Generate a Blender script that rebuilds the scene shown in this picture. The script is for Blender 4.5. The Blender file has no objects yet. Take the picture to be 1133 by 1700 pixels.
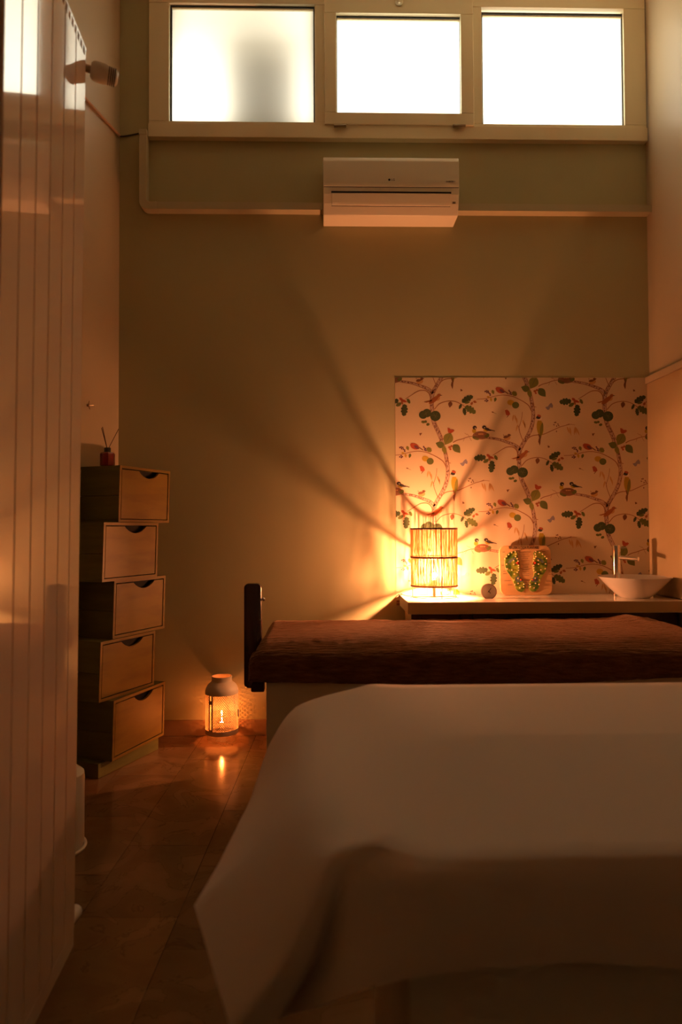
import bpy, bmesh, math, random
from mathutils import Vector, Matrix, Euler
random.seed(7)
R = math.radians
SC = bpy.context.scene
COL = SC.collection

# ------------------------------------------------------------------ camera
CAM_LOC = Vector((0, 0, 1.18))
YAW, PITCH, ROLL, FPX = 1.30, 1.45, 0.24, 1133.0
cam = bpy.data.cameras.new('camera')
cam.sensor_fit = 'VERTICAL'; cam.sensor_height = 36; cam.sensor_width = 24
cam.lens = FPX / 1700 * 36
cam.clip_start = 0.05
cam.dof.use_dof = True; cam.dof.focus_distance = 3.75; cam.dof.aperture_fstop = 2.8
camo = bpy.data.objects.new('camera', cam); COL.objects.link(camo)
CROT = Matrix.Rotation(R(-YAW), 3, 'Z') @ Matrix.Rotation(R(90 + PITCH), 3, 'X') @ Matrix.Rotation(R(-ROLL), 3, 'Z')
camo.location = CAM_LOC; camo.rotation_euler = CROT.to_euler()
SC.camera = camo

# ------------------------------------------------------------------ world: overcast daylight outside the frosted window
w = bpy.data.worlds.new('overcast_sky'); SC.world = w; w.use_nodes = True
bg = w.node_tree.nodes['Background']
bg.inputs['Color'].default_value = (1.0, 0.91, 0.70, 1)
bg.inputs['Strength'].default_value = 5.3

SC.view_settings.view_transform = 'Standard'
SC.view_settings.look = 'None'
SC.view_settings.exposure = 0.0
SC.view_settings.gamma = 1.0
SC.view_settings.use_curve_mapping = False
SC.cycles.use_denoising = True
SC.cycles.max_bounces = 10
SC.cycles.diffuse_bounces = 5
SC.cycles.transparent_max_bounces = 12
SC.cycles.sample_clamp_indirect = 6.0
LAMP_POWER, CANDLE_POWER = 94.0, 4.4      # radiant watts
LAMP_COL = (1.0, 0.37, 0.15)
CANDLE_COL = (1.0, 0.22, 0.04)

# ------------------------------------------------------------------ pixel helpers
def ray(px, py):
    return (CROT @ Vector(((px - 566.5) / FPX, (850 - py) / FPX, -1))).normalized()
def on_plane(px, py, p0, n):
    d = ray(px, py); p0 = Vector(p0); n = Vector(n)
    return CAM_LOC + d * ((p0 - CAM_LOC).dot(n) / d.dot(n))
def P(px, py, Y):
    return on_plane(px, py, (0, Y, 0), (0, 1, 0))
def Pz(px, py, Z):
    return on_plane(px, py, (0, 0, Z), (0, 0, 1))

# ------------------------------------------------------------------ materials
def mat(name, rgb, rough=0.6, metal=0.0, spec=0.5, var=None, bump=None, coat=0.0, emit=None, trans=0.0, aniso=None, sss=0.0):
    m = bpy.data.materials.new(name); m.use_nodes = True
    nt = m.node_tree; b = nt.nodes['Principled BSDF']
    b.inputs['Base Color'].default_value = (*rgb, 1)
    b.inputs['Roughness'].default_value = rough
    b.inputs['Metallic'].default_value = metal
    b.inputs['Specular IOR Level'].default_value = spec
    b.inputs['Coat Weight'].default_value = coat
    b.inputs['Transmission Weight'].default_value = trans
    tc = nt.nodes.new('ShaderNodeTexCoord')
    mp = nt.nodes.new('ShaderNodeMapping'); nt.links.new(tc.outputs['Object'], mp.inputs['Vector'])
    if aniso: mp.inputs['Scale'].default_value = aniso
    if var:
        sc, rgb2, lo, hi = var
        n = nt.nodes.new('ShaderNodeTexNoise'); n.inputs['Scale'].default_value = sc; n.inputs['Detail'].default_value = 4
        nt.links.new(mp.outputs[0], n.inputs['Vector'])
        r = nt.nodes.new('ShaderNodeValToRGB')
        r.color_ramp.elements[0].position = lo; r.color_ramp.elements[0].color = (*rgb, 1)
        r.color_ramp.elements[1].position = hi; r.color_ramp.elements[1].color = (*rgb2, 1)
        nt.links.new(n.outputs['Fac'], r.inputs[0]); nt.links.new(r.outputs[0], b.inputs['Base Color'])
    if bump:
        n2 = nt.nodes.new('ShaderNodeTexNoise'); n2.inputs['Scale'].default_value = bump[0]; n2.inputs['Detail'].default_value = 3
        nt.links.new(mp.outputs[0], n2.inputs['Vector'])
        bp = nt.nodes.new('ShaderNodeBump'); bp.inputs['Strength'].default_value = bump[1]; bp.inputs['Distance'].default_value = bump[2] if len(bump) > 2 else 0.01
        nt.links.new(n2.outputs['Fac'], bp.inputs['Height']); nt.links.new(bp.outputs[0], b.inputs['Normal'])
    if emit:
        b.inputs['Emission Color'].default_value = (*emit[0], 1); b.inputs['Emission Strength'].default_value = emit[1]
    return m

M = {}
M['wall'] = mat('wall_paint', (0.46, 0.425, 0.235), 0.75, spec=0.25, var=(1.7, (0.49, 0.45, 0.25), 0.35, 0.7), bump=(60, 0.12, 0.004))
M['wall_side'] = mat('side_wall_paint', (0.50, 0.41, 0.27), 0.40, spec=0.4, var=(1.5, (0.53, 0.435, 0.29), 0.3, 0.7), bump=(70, 0.08, 0.003))
M['front_wall'] = mat('brown_front_wall', (0.62, 0.59, 0.56), 0.7, var=(2, (0.66, 0.63, 0.60), 0.35, 0.7))
M['ceiling'] = mat('ceiling_paint', (0.88, 0.80, 0.58), 0.8)
M['panel'] = mat('cream_panel', (0.60, 0.46, 0.26), 0.45, var=(3.0, (0.54, 0.40, 0.21), 0.4, 0.75))
M['white'] = mat('white_plastic', (0.84, 0.77, 0.60), 0.38, bump=(40, 0.03, 0.002))
M['frame'] = mat('window_frame_paint', (0.84, 0.74, 0.50), 0.45, bump=(25, 0.05, 0.003))
M['duct'] = mat('duct_plastic', (0.50, 0.44, 0.27), 0.4)
M['gasket'] = mat('black_gasket', (0.03, 0.028, 0.022), 0.6)
M['dark'] = mat('dark_gap', (0.012, 0.010, 0.008), 0.8)
M['radiator'] = mat('radiator_enamel', (0.72, 0.58, 0.45), 0.07, spec=0.9, bump=(14, 0.035, 0.004), aniso=(1, 1, 0.5), coat=1.0)
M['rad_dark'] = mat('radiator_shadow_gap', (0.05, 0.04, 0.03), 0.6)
M['chrome'] = mat('chrome', (0.85, 0.83, 0.80), 0.08, metal=1.0)
M['brass'] = mat('dull_metal', (0.35, 0.28, 0.18), 0.35, metal=1.0)
M['green_wood'] = mat('green_stained_wood', (0.11, 0.115, 0.022), 0.55, var=(5, (0.16, 0.15, 0.032), 0.35, 0.75), aniso=(1, 1, 7), bump=(30, 0.1, 0.003))
M['yellow_wood'] = mat('yellow_stained_wood', (0.21, 0.125, 0.006), 0.5, var=(4, (0.155, 0.082, 0.004), 0.45, 0.8), aniso=(1, 1, 5), bump=(30, 0.08, 0.003))
M['dark_wood'] = mat('dark_red_wood', (0.055, 0.014, 0.008), 0.25, var=(7, (0.035, 0.009, 0.006), 0.4, 0.7), aniso=(4, 4, 0.6), coat=0.3)
M['brown_towel'] = mat('brown_terry', (0.15, 0.068, 0.030), 0.95, spec=0.1, var=(38, (0.085, 0.036, 0.015), 0.35, 0.7), bump=(34, 1.0, 0.02), aniso=(0.35, 2.6, 1.5))
_b = M['brown_towel'].node_tree.nodes['Principled BSDF']; _b.inputs['Sheen Weight'].default_value = 0.5; _b.inputs['Sheen Roughness'].default_value = 0.5; _b.inputs['Sheen Tint'].default_value = (0.9, 0.55, 0.35, 1)
M['sheet'] = mat('white_nonwoven_sheet', (0.64, 0.54, 0.42), 0.85, spec=0.2, bump=(220, 0.12, 0.002))
M['skirt'] = mat('ivory_cotton', (0.60, 0.54, 0.40), 0.9, spec=0.15, bump=(150, 0.15, 0.002))
M['mattress'] = mat('cream_vinyl', (0.5, 0.42, 0.32), 0.5)
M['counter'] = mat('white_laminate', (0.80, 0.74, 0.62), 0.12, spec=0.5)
M['counter_front'] = mat('darker_laminate', (0.42, 0.32, 0.17), 0.4)
M['paper'] = mat('wallpaper_ground', (0.66, 0.54, 0.36), 0.7, spec=0.2, bump=(300, 0.06, 0.002), aniso=(1, 1, 4))
M['ceramic'] = mat('white_ceramic', (0.80, 0.76, 0.70), 0.08, coat=0.5)
M['clock_body'] = mat('clock_brown', (0.16, 0.09, 0.05), 0.35)
M['clock_dial'] = mat('clock_dial', (0.32, 0.28, 0.22), 0.5)
M['ink'] = mat('black_ink', (0.02, 0.015, 0.012), 0.6)
M['board'] = mat('beech_board', (0.72, 0.44, 0.20), 0.45, var=(6, (0.64, 0.37, 0.15), 0.35, 0.7), aniso=(1, 1, 6))
M['foot'] = mat('green_foot_map', (0.08, 0.16, 0.02), 0.4, var=(26, (0.38, 0.42, 0.05), 0.44, 0.60))
M['foot_blue'] = mat('blue_grey_patch', (0.16, 0.20, 0.20), 0.4)
M['foot_red'] = mat('red_patch', (0.45, 0.03, 0.01), 0.4)
M['stud'] = mat('pale_wood_stud', (0.85, 0.62, 0.34), 0.35)
M['stud_red'] = mat('red_stud', (0.75, 0.08, 0.02), 0.35)
M['red_glass'] = mat('red_glass', (0.22, 0.008, 0.006), 0.08, spec=0.6, coat=0.5)
M['black'] = mat('black_plastic', (0.02, 0.016, 0.013), 0.45)
M['reed'] = mat('dark_reed', (0.06, 0.035, 0.02), 0.7)
M['lantern'] = mat('cream_enamel', (0.56, 0.46, 0.32), 0.55)
M['wax'] = mat('candle_wax', (0.85, 0.7, 0.5), 0.5)
M['cord'] = mat('pale_cord', (0.75, 0.65, 0.5), 0.5)
M['cable'] = mat('dark_cable', (0.06, 0.045, 0.03), 0.6)
M['pipe'] = mat('painted_pipe', (0.55, 0.33, 0.20), 0.45)
M['stone'] = mat('outside_stone', (0.20, 0.165, 0.11), 0.9)
M['occluder'] = mat('outside_occluder', (0.30, 0.26, 0.19), 0.9)
M['skirting'] = mat('marble_skirting', (0.40, 0.26, 0.15), 0.25, var=(8, (0.32, 0.19, 0.10), 0.4, 0.7))
M['grout'] = mat('grout', (0.10, 0.065, 0.04), 0.8)
M['bark_brown'] = mat('twig_print', (0.30, 0.13, 0.06), 0.7)

def nodes_of(m): return m.node_tree.nodes, m.node_tree.links, m.node_tree.nodes['Principled BSDF']
def make_marble():
    m = mat('marble_tile', (0.4, 0.3, 0.2), 0.14, spec=0.55)
    N, L, b = nodes_of(m)
    geo = N.new('ShaderNodeNewGeometry'); oi = N.new('ShaderNodeObjectInfo')
    n = N.new('ShaderNodeTexNoise'); n.inputs['Scale'].default_value = 5; n.inputs['Detail'].default_value = 6; n.inputs['Distortion'].default_value = 1.2
    L.new(geo.outputs['Position'], n.inputs['Vector'])
    r = N.new('ShaderNodeValToRGB'); e = r.color_ramp.elements
    e[0].position = 0.36; e[0].color = (0.25, 0.13, 0.055, 1); e[1].position = 0.62; e[1].color = (0.33, 0.18, 0.08, 1)
    v = e.new(0.50); v.color = (0.28, 0.155, 0.065, 1); v2 = e.new(0.512); v2.color = (0.20, 0.105, 0.045, 1); v3 = e.new(0.524); v3.color = (0.30, 0.165, 0.07, 1)
    L.new(n.outputs['Fac'], r.inputs[0])
    hs = N.new('ShaderNodeHueSaturation')
    mr = N.new('ShaderNodeMapRange'); mr.inputs['To Min'].default_value = 0.50; mr.inputs['To Max'].default_value = 0.82
    L.new(oi.outputs['Random'], mr.inputs['Value']); L.new(mr.outputs[0], hs.inputs['Value']); L.new(r.outputs[0], hs.inputs['Color'])
    L.new(hs.outputs[0], b.inputs['Base Color'])
    mr2 = N.new('ShaderNodeMapRange'); mr2.inputs['To Min'].default_value = 0.10; mr2.inputs['To Max'].default_value = 0.24
    L.new(n.outputs['Fac'], mr2.inputs['Value']); L.new(mr2.outputs[0], b.inputs['Roughness'])
    return m
M['marble'] = make_marble()

def make_birch():
    m = mat('birch_bark_print', (0.62, 0.42, 0.30), 0.7)
    N, L, b = nodes_of(m)
    geo = N.new('ShaderNodeNewGeometry')
    mp = N.new('ShaderNodeMapping'); mp.inputs['Scale'].default_value = (150, 150, 90); L.new(geo.outputs['Position'], mp.inputs['Vector'])
    n = N.new('ShaderNodeTexNoise'); n.inputs['Scale'].default_value = 1; n.inputs['Detail'].default_value = 3; L.new(mp.outputs[0], n.inputs['Vector'])
    r = N.new('ShaderNodeValToRGB'); e = r.color_ramp.elements
    e[0].position = 0.40; e[0].color = (0.16, 0.065, 0.045, 1); e[1].position = 0.52; e[1].color = (0.50, 0.36, 0.27, 1)
    L.new(n.outputs['Fac'], r.inputs[0]); L.new(r.outputs[0], b.inputs['Base Color'])
    return m
M['birch'] = make_birch()

def make_pane():
    m = bpy.data.materials.new('frosted_glass'); m.use_nodes = True
    nt = m.node_tree; nt.nodes.clear()
    out = nt.nodes.new('ShaderNodeOutputMaterial')
    tr = nt.nodes.new('ShaderNodeBsdfTranslucent'); tr.inputs['Color'].default_value = (0.92, 0.92, 0.90, 1)
    gl = nt.nodes.new('ShaderNodeBsdfGlossy'); gl.inputs['Roughness'].default_value = 0.35
    mx = nt.nodes.new('ShaderNodeMixShader'); mx.inputs[0].default_value = 0.04
    nt.links.new(tr.outputs[0], mx.inputs[1]); nt.links.new(gl.outputs[0], mx.inputs[2]); nt.links.new(mx.outputs[0], out.inputs[0])
    return m
M['pane'] = make_pane()

def make_straw():
    m = bpy.data.materials.new('straw_strands'); m.use_nodes = True
    nt = m.node_tree; nt.nodes.clear()
    out = nt.nodes.new('ShaderNodeOutputMaterial')
    d = nt.nodes.new('ShaderNodeBsdfDiffuse'); d.inputs['Color'].default_value = (0.80, 0.52, 0.28, 1)
    t = nt.nodes.new('ShaderNodeBsdfTranslucent'); t.inputs['Color'].default_value = (0.82, 0.52, 0.26, 1)
    mx = nt.nodes.new('ShaderNodeMixShader'); mx.inputs[0].default_value = 0.62
    nt.links.new(d.outputs[0], mx.inputs[1]); nt.links.new(t.outputs[0], mx.inputs[2]); nt.links.new(mx.outputs[0], out.inputs[0])
    return m
M['straw'] = make_straw()
M['ring'] = mat('dark_binding', (0.12, 0.04, 0.015), 0.7)
M['wire'] = mat('brown_wire', (0.30, 0.13, 0.05), 0.5)

def make_glass(name, rgb):
    m = bpy.data.materials.new(name); m.use_nodes = True
    nt = m.node_tree; nt.nodes.clear()
    out = nt.nodes.new('ShaderNodeOutputMaterial')
    t = nt.nodes.new('ShaderNodeBsdfTransparent'); t.inputs['Color'].default_value = (*rgb, 1)
    g = nt.nodes.new('ShaderNodeBsdfGlossy'); g.inputs['Roughness'].default_value = 0.05
    f = nt.nodes.new('ShaderNodeFresnel'); f.inputs['IOR'].default_value = 1.45
    mx = nt.nodes.new('ShaderNodeMixShader')
    mx.inputs[0].default_value = 0.14; nt.nodes.remove(f); nt.links.new(t.outputs[0], mx.inputs[1]); nt.links.new(g.outputs[0], mx.inputs[2]); nt.links.new(mx.outputs[0], out.inputs[0])
    return m
M['glass'] = make_glass('clear_glass', (0.96, 0.95, 0.92))

def make_emit(name, col, strength):
    m = bpy.data.materials.new(name); m.use_nodes = True
    nt = m.node_tree; nt.nodes.clear()
    out = nt.nodes.new('ShaderNodeOutputMaterial'); e = nt.nodes.new('ShaderNodeEmission')
    e.inputs['Color'].default_value = (*col, 1); e.inputs['Strength'].default_value = strength
    nt.links.new(e.outputs[0], out.inputs[0]); return m

# ------------------------------------------------------------------ mesh builder
class MB:
    def __init__(s): s.v = []; s.f = []; s.mi = []
    def add(s, vs, fs, mi=0):
        o = len(s.v); s.v += [Vector(v) for v in vs]
        s.f += [tuple(i + o for i in f) for f in fs]; s.mi += [mi] * len(fs); return s
    def box(s, x0, x1, y0, y1, z0, z1, mi=0, mtx=None):
        vs = [Vector((x, y, z)) for z in (z0, z1) for y in (y0, y1) for x in (x0, x1)]
        if mtx: vs = [mtx @ v for v in vs]
        return s.add(vs, [(0, 2, 3, 1), (4, 5, 7, 6), (0, 1, 5, 4), (2, 6, 7, 3), (0, 4, 6, 2), (1, 3, 7, 5)], mi)
    def prism(s, pts, y0, y1, mi=0, mtx=None):
        """polygon pts (x,z) extruded along y"""
        n = len(pts)
        vs = [Vector((x, y0, z)) for x, z in pts] + [Vector((x, y1, z)) for x, z in pts]
        if mtx: vs = [mtx @ v for v in vs]
        fs = [tuple(range(n)), tuple(range(2 * n - 1, n - 1, -1))] + [(i, i + n, (i + 1) % n + n, (i + 1) % n) for i in range(n)]
        return s.add(vs, fs, mi)
    def lathe(s, prof, n=32, mi=0, mtx=None, closed=False):
        vs = []; fs = []; k = len(prof)
        for i in range(n):
            a = 2 * math.pi * i / n
            for r, z in prof:
                v = Vector((r * math.cos(a), r * math.sin(a), z)); vs.append(mtx @ v if mtx else v)
        for i in range(n):
            j = (i + 1) % n
            for q in range(k - 1 if not closed else k):
                q2 = (q + 1) % k
                fs.append((i * k + q, j * k + q, j * k + q2, i * k + q2))
        return s.add(vs, fs, mi)
    def tube(s, pts, r, n=8, mi=0, closed=False, cap=True):
        pts = [Vector(p) for p in pts]; m = len(pts); vs = []; fs = []
        rs = r if isinstance(r, (list, tuple)) else [r] * m
        prev = None
        for i, p in enumerate(pts):
            a = pts[(i - 1) % m] if (closed or i > 0) else p; b = pts[(i + 1) % m] if (closed or i < m - 1) else p
            t = (b - a).normalized()
            u = prev - t * prev.dot(t) if prev is not None else t.cross(Vector((0.13, 0.31, 0.94)))
            if u.length < 1e-6: u = t.cross(Vector((1, 0, 0)))
            u.normalize(); prev = u; v = t.cross(u)
            for k in range(n):
                an = 2 * math.pi * k / n
                vs.append(p + (u * math.cos(an) + v * math.sin(an)) * rs[i])
        for i in range(m if closed else m - 1):
            j = (i + 1) % m
            for k in range(n):
                fs.append((i * n + k, i * n + (k + 1) % n, j * n + (k + 1) % n, j * n + k))
        if cap and not closed:
            fs.append(tuple(range(n - 1, -1, -1))); fs.append(tuple((m - 1) * n + k for k in range(n)))
        return s.add(vs, fs, mi)
    def sphere(s, c, r, n=12, mi=0, sc=(1, 1, 1)):
        prof = [(max(1e-5, r * math.sin(math.pi * i / n)), -r * math.cos(math.pi * i / n)) for i in range(n + 1)]
        c = Vector(c)
        return s.lathe(prof, n + 4, mi, Matrix.Translation(c) @ Matrix.Diagonal((*sc, 1)))
    def ring(s, c, R_, r, n=40, m=6, mi=0, axis='Z'):
        pts = []
        for i in range(n):
            a = 2 * math.pi * i / n
            p = Vector((R_ * math.cos(a), R_ * math.sin(a), 0))
            pts.append(Vector(c) + p)
        return s.tube(pts, r, m, mi, closed=True)
    def build(s, name, mats, parent=None, bevel=0.0, seg=2, smooth=True, world=False, angle=35):
        me = bpy.data.meshes.new(name)
        off = parent.matrix_world.inverted() if (world and parent) else None
        vs = [(off @ v if off else v) for v in s.v]
        me.from_pydata([tuple(v) for v in vs], [], s.f)
        ml = mats if isinstance(mats, (list, tuple)) else [mats]
        for m in ml: me.materials.append(M[m] if isinstance(m, str) else m)
        me.polygons.foreach_set('material_index', s.mi)
        bm = bmesh.new(); bm.from_mesh(me)
        bmesh.ops.recalc_face_normals(bm, faces=bm.faces)
        if bevel > 0:
            ed = [e for e in bm.edges if len(e.link_faces) == 2 and e.calc_face_angle(0) > R(30)]
            bmesh.ops.bevel(bm, geom=ed, offset=bevel, segments=seg, affect='EDGES', profile=0.5, clamp_overlap=True)
        flat = []
        for f in bm.faces: f.smooth = smooth
        bm.faces.index_update()
        if bevel > 0:
            for f in bm.faces:
                if min(e.calc_length() for e in f.edges) > bevel * 1.05: flat.append(f.index)
        bm.faces.index_update(); bm.to_mesh(me); bm.free()
        if smooth:
            try: me.set_sharp_from_angle(angle=R(angle))
            except Exception: pass
            for i_ in flat: me.polygons[i_].use_smooth = False
        o = bpy.data.objects.new(name, me); COL.objects.link(o)
        if parent: o.parent = parent
        return o

def tag(o, label=None, cat=None, group=None, kind=None):
    if label: o['label'] = label
    if cat: o['category'] = cat
    if group: o['group'] = group
    if kind: o['kind'] = kind
    return o
def thing(name, label, cat, loc=(0, 0, 0), rot=(0, 0, 0), group=None):
    o = bpy.data.objects.new(name, None); COL.objects.link(o)
    o.empty_display_size = 0.05
    o.location = loc; o.rotation_euler = rot
    o.matrix_world = Matrix.LocRotScale(Vector(loc), Euler(rot), None)
    return tag(o, label, cat, group)
def struct(o): o['kind'] = 'structure'; return o
def text_mesh(name, txt, size, mtx, m, parent, ext=0.0004):
    c = bpy.data.curves.new(name, 'FONT'); c.body = txt; c.size = size; c.extrude = ext; c.align_x = 'CENTER'; c.align_y = 'CENTER'; c.resolution_u = 3
    o = bpy.data.objects.new(name, c); COL.objects.link(o)
    bpy.context.view_layer.update()
    me = bpy.data.meshes.new_from_object(o)
    bpy.data.objects.remove(o); bpy.data.curves.remove(c)
    me.transform(mtx); me.materials.clear(); me.materials.append(M[m])
    o = bpy.data.objects.new(name, me); COL.objects.link(o); o.parent = parent
    return o
def lerp(a, b, t): return a + (b - a) * t
def catmull(pts, sub, closed=False):
    pts = [Vector(p) for p in pts]; n = len(pts); out = []
    for i in range(n - 1):
        p0 = pts[max(i - 1, 0)]; p1 = pts[i]; p2 = pts[i + 1]; p3 = pts[min(i + 2, n - 1)]
        for k in range(sub):
            t = k / sub
            out.append(0.5 * ((2 * p1) + (p2 - p0) * t + (2 * p0 - 5 * p1 + 4 * p2 - p3) * t * t + (3 * p1 - p0 - 3 * p2 + p3) * t ** 3))
    out.append(pts[-1]); return out
def noise(x, y, s=0):
    return (math.sin(x * 3.1 + s) * math.cos(y * 2.3 + s * 1.7) + 0.5 * math.sin(x * 7.7 + y * 5.1 + s * 2.1) + 0.25 * math.sin(x * 15.3 - y * 13.7 + s)) / 1.75

# ================================================================== ROOM
WY = 3.97                                    # back wall
ZC = 4.43                                    # ceiling
XR = P(1080, 700, WY).x                      # right wall
XL = P(197, 700, WY).x                       # left back corner
SPLAY = 0.2277                               # the left wall opens towards the viewer
YF = -1.8
def xl(y): return XL - SPLAY * (WY - y)
LW0 = Vector((XL, WY, 0)); LWD = Vector((-SPLAY, -1, 0)).normalized(); LWN = Vector((1, -SPLAY, 0)).normalized()
def on_left(px, py): return on_plane(px, py, LW0, LWN)

# floor: grout bed with one object per marble tile
b = MB(); b.add([(xl(YF) - .1, YF - .1, -0.03), (XR + .1, YF - .1, -0.03), (XR + .1, WY + .1, -0.03), (XL - .1, WY + .1, -0.03),
                 (xl(YF) - .1, YF - .1, -0.012), (XR + .1, YF - .1, -0.012), (XR + .1, WY + .1, -0.012), (XL - .1, WY + .1, -0.012)],
                [(0, 1, 2, 3), (4, 5, 6, 7), (0, 1, 5, 4), (1, 2, 6, 5), (2, 3, 7, 6), (3, 0, 4, 7)])
floor = struct(b.build('floor', 'grout', smooth=False))
def clip(poly, a, bb, c):                    # keep a*x+b*y<=c
    out = []
    for i in range(len(poly)):
        p, q = poly[i], poly[(i + 1) % len(poly)]
        dp = a * p[0] + bb * p[1] - c; dq = a * q[0] + bb * q[1] - c
        if dp <= 0: out.append(p)
        if (dp < 0) != (dq < 0) and abs(dp - dq) > 1e-12:
            t = dp / (dp - dq); out.append((p[0] + (q[0] - p[0]) * t, p[1] + (q[1] - p[1]) * t))
    return out
TW, TL = 0.30, 0.475
g0 = Pz(262.6, 1598.6, 0)
ta = R(1.6); tc_, ts_ = math.cos(ta), math.sin(ta)
for i in range(-9, 9):
    for j in range(-12, 10):
        off = (i % 2) * TL * 0.46 + (0.06 if i % 3 == 0 else 0)
        u0 = i * TW + 0.0008; v0 = j * TL + off + 0.0008
        pl = [(u0, v0), (u0 + TW - 0.0016, v0), (u0 + TW - 0.0016, v0 + TL - 0.0016), (u0, v0 + TL - 0.0016)]
        pl = [(g0.x + u * tc_ + v * ts_, g0.y - u * ts_ + v * tc_) for u, v in pl]
        pl = clip(pl, 1, 0, XR); pl = clip(pl, 0, 1, WY) if pl else pl; pl = clip(pl, 0, -1, -YF) if pl else pl
        if pl: pl = clip(pl, -1, SPLAY, -XL + SPLAY * WY)
        if len(pl) < 3: continue
        ar = abs(sum(pl[k][0] * pl[(k + 1) % len(pl)][1] - pl[(k + 1) % len(pl)][0] * pl[k][1] for k in range(len(pl)))) / 2
        if ar < 0.002: continue
        t = MB(); n = len(pl); dz = random.uniform(-0.0003, 0.0)
        t.add([(x, y, -0.012) for x, y in pl] + [(x, y, dz) for x, y in pl],
              [tuple(range(n - 1, -1, -1)), tuple(range(n, 2 * n))] + [(k, (k + 1) % n, (k + 1) % n + n, k + n) for k in range(n)])
        t.build('tile', 'marble', floor, smooth=False)

# window opening
wl = P(247, 232, WY).x; wr = P(1074, 232, WY).x; wz0 = P(560, 232, WY).z; wz1 = 4.40
b = MB()
b.box(XL - .25, XR + .25, WY, WY + .10, -0.03, wz0)
b.box(XL - .25, XR + .25, WY, WY + .10, wz1, ZC)
b.box(XL - .25, wl, WY, WY + .10, wz0, wz1); b.box(wr, XR + .25, WY, WY + .10, wz0, wz1)
struct(b.build('wall_back', 'wall', smooth=False))
b = MB(); b.box(XR, XR + .2, YF, WY, -0.03, ZC)
wall_r = struct(b.build('wall_right', 'wall_side', smooth=False))
b = MB(); b.add([(xl(YF), YF, -.03), (XL, WY, -.03), (XL - .2, WY, -.03), (xl(YF) - .2, YF, -.03), (xl(YF), YF, ZC), (XL, WY, ZC), (XL - .2, WY, ZC), (xl(YF) - .2, YF, ZC)],
                [(0, 1, 2, 3), (4, 5, 6, 7), (0, 1, 5, 4), (1, 2, 6, 5), (2, 3, 7, 6), (3, 0, 4, 7)])
struct(b.build('wall_left', 'wall_side', smooth=False))
b = MB(); b.box(xl(YF) - .2, XR + .2, YF - .2, YF, -.03, ZC); struct(b.build('wall_front', 'front_wall', smooth=False))
b = MB(); b.box(xl(YF) - .2, XR + .2, YF - .2, WY + .22, ZC, ZC + .15); struct(b.build('ceiling', 'ceiling', smooth=False))
# short partition that carries the radiator
RA = Vector((P(143, 97, 1.81).x, 1.81, 0)); RDIR = Vector((-(-0.0680), -1, 0)).normalized()      # along the radiator, towards the viewer
RNRM = Vector((1, 0.0680, 0)).normalized()                                                        # its face normal (to the right)
q0 = RA - RNRM * 0.115 - RDIR * (-0.10); q1 = RA - RNRM * 0.115 + RDIR * 3.58
b = MB(); c0 = [q0, q1, q1 - RNRM * .12, q0 - RNRM * .12]
b.add([(p.x, p.y, -.03) for p in c0] + [(p.x, p.y, ZC) for p in c0], [(0, 1, 2, 3), (4, 5, 6, 7), (0, 1, 5, 4), (1, 2, 6, 5), (2, 3, 7, 6), (3, 0, 4, 7)])
struct(b.build('wall_partition', 'wall_side', smooth=False))
# skirting along the back wall
zb = P(300, 1195, WY).z
b = MB(); b.box(XL, XR, WY - .012, WY, 0, zb); struct(b.build('baseboard_back', 'skirting', bevel=.002))
# right wall: cream panel below a ledge
zt0 = P(1077, 638, WY).z; zt1 = P(1077, 626.5, WY).z
b = MB(); b.box(XR - .018, XR, 1.6, WY - .001, .80, zt0); b.build('wall_panel', 'panel', wall_r, bevel=.002)
b = MB(); b.box(XR - .028, XR, 1.6, WY - .001, zt0, zt1); struct(b.build('trim_1', 'wall_side', bevel=.003))

# ------------------------------------------------------------------ window
def rect_frame(mb, x0, x1, z0, z1, wl_, wr_, wb, wt, y0, y1, mi=0):
    mb.box(x0, x1, y0, y1, z0, z0 + wb, mi); mb.box(x0, x1, y0, y1, z1 - wt, z1, mi)
    mb.box(x0, x0 + wl_, y0, y1, z0 + wb, z1 - wt, mi); mb.box(x1 - wr_, x1, y0, y1, z0 + wb, z1 - wt, mi)
YW = WY - .03
def wx(px, py=120): return P(px, py, YW).x
def wz(py, px=560): return P(px, py, YW).z
b = MB()
fz0 = wz(231); fz1 = wz1 + .01
rect_frame(b, wx(247), wx(1073), fz0, fz1, wx(281) - wx(247), wx(1073) - wx(1037), wz(203) - fz0, fz1 - wz(8), YW, WY + .06)
win = struct(b.build('window_1', 'frame', bevel=.004))
b = MB(); b.box(wx(523), wx(540), YW + .002, WY + .06, wz(203), wz(8)); b.build('mullion', 'frame', win, bevel=.003)
b = MB(); b.box(wx(786), wx(801), YW + .002, WY + .06, wz(203), wz(8)); b.build('mullion', 'frame', win, bevel=.003)
b = MB(); b.box(wx(247), wx(1073), YW - .012, YW + .01, wz(231), wz(209)); b.build('sill_board', 'frame', win, bevel=.003)
def pane(x0, x1, z0, z1, par, y):
    g = MB(); rect_frame(g, x0, x1, z0, z1, .008, .008, .004, .010, y - .004, y + .02); g.build('gasket', 'gasket', par, smooth=False)
    t = MB(); t.box(x0 + .004, x1 - .004, y - .003, y + .012, z1 - .024, z1 - .016); t.build('glazing_bead', 'frame', par)
    p = MB(); p.add([(x0, y + .008, z0), (x1, y + .008, z0), (x1, y + .008, z1), (x0, y + .008, z1)], [(0, 1, 2, 3)]); return p.build('pane', 'pane', par, smooth=False)
pane(wx(282), wx(523), wz(203), wz(7), win, WY - .008)
pane(wx(801), wx(1038), wz(206), wz(13), win, WY - .008)
YS = YW - .022
def sx(px): return P(px, 120, YS).x
def sz(py): return P(662, py, YS).z
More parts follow.
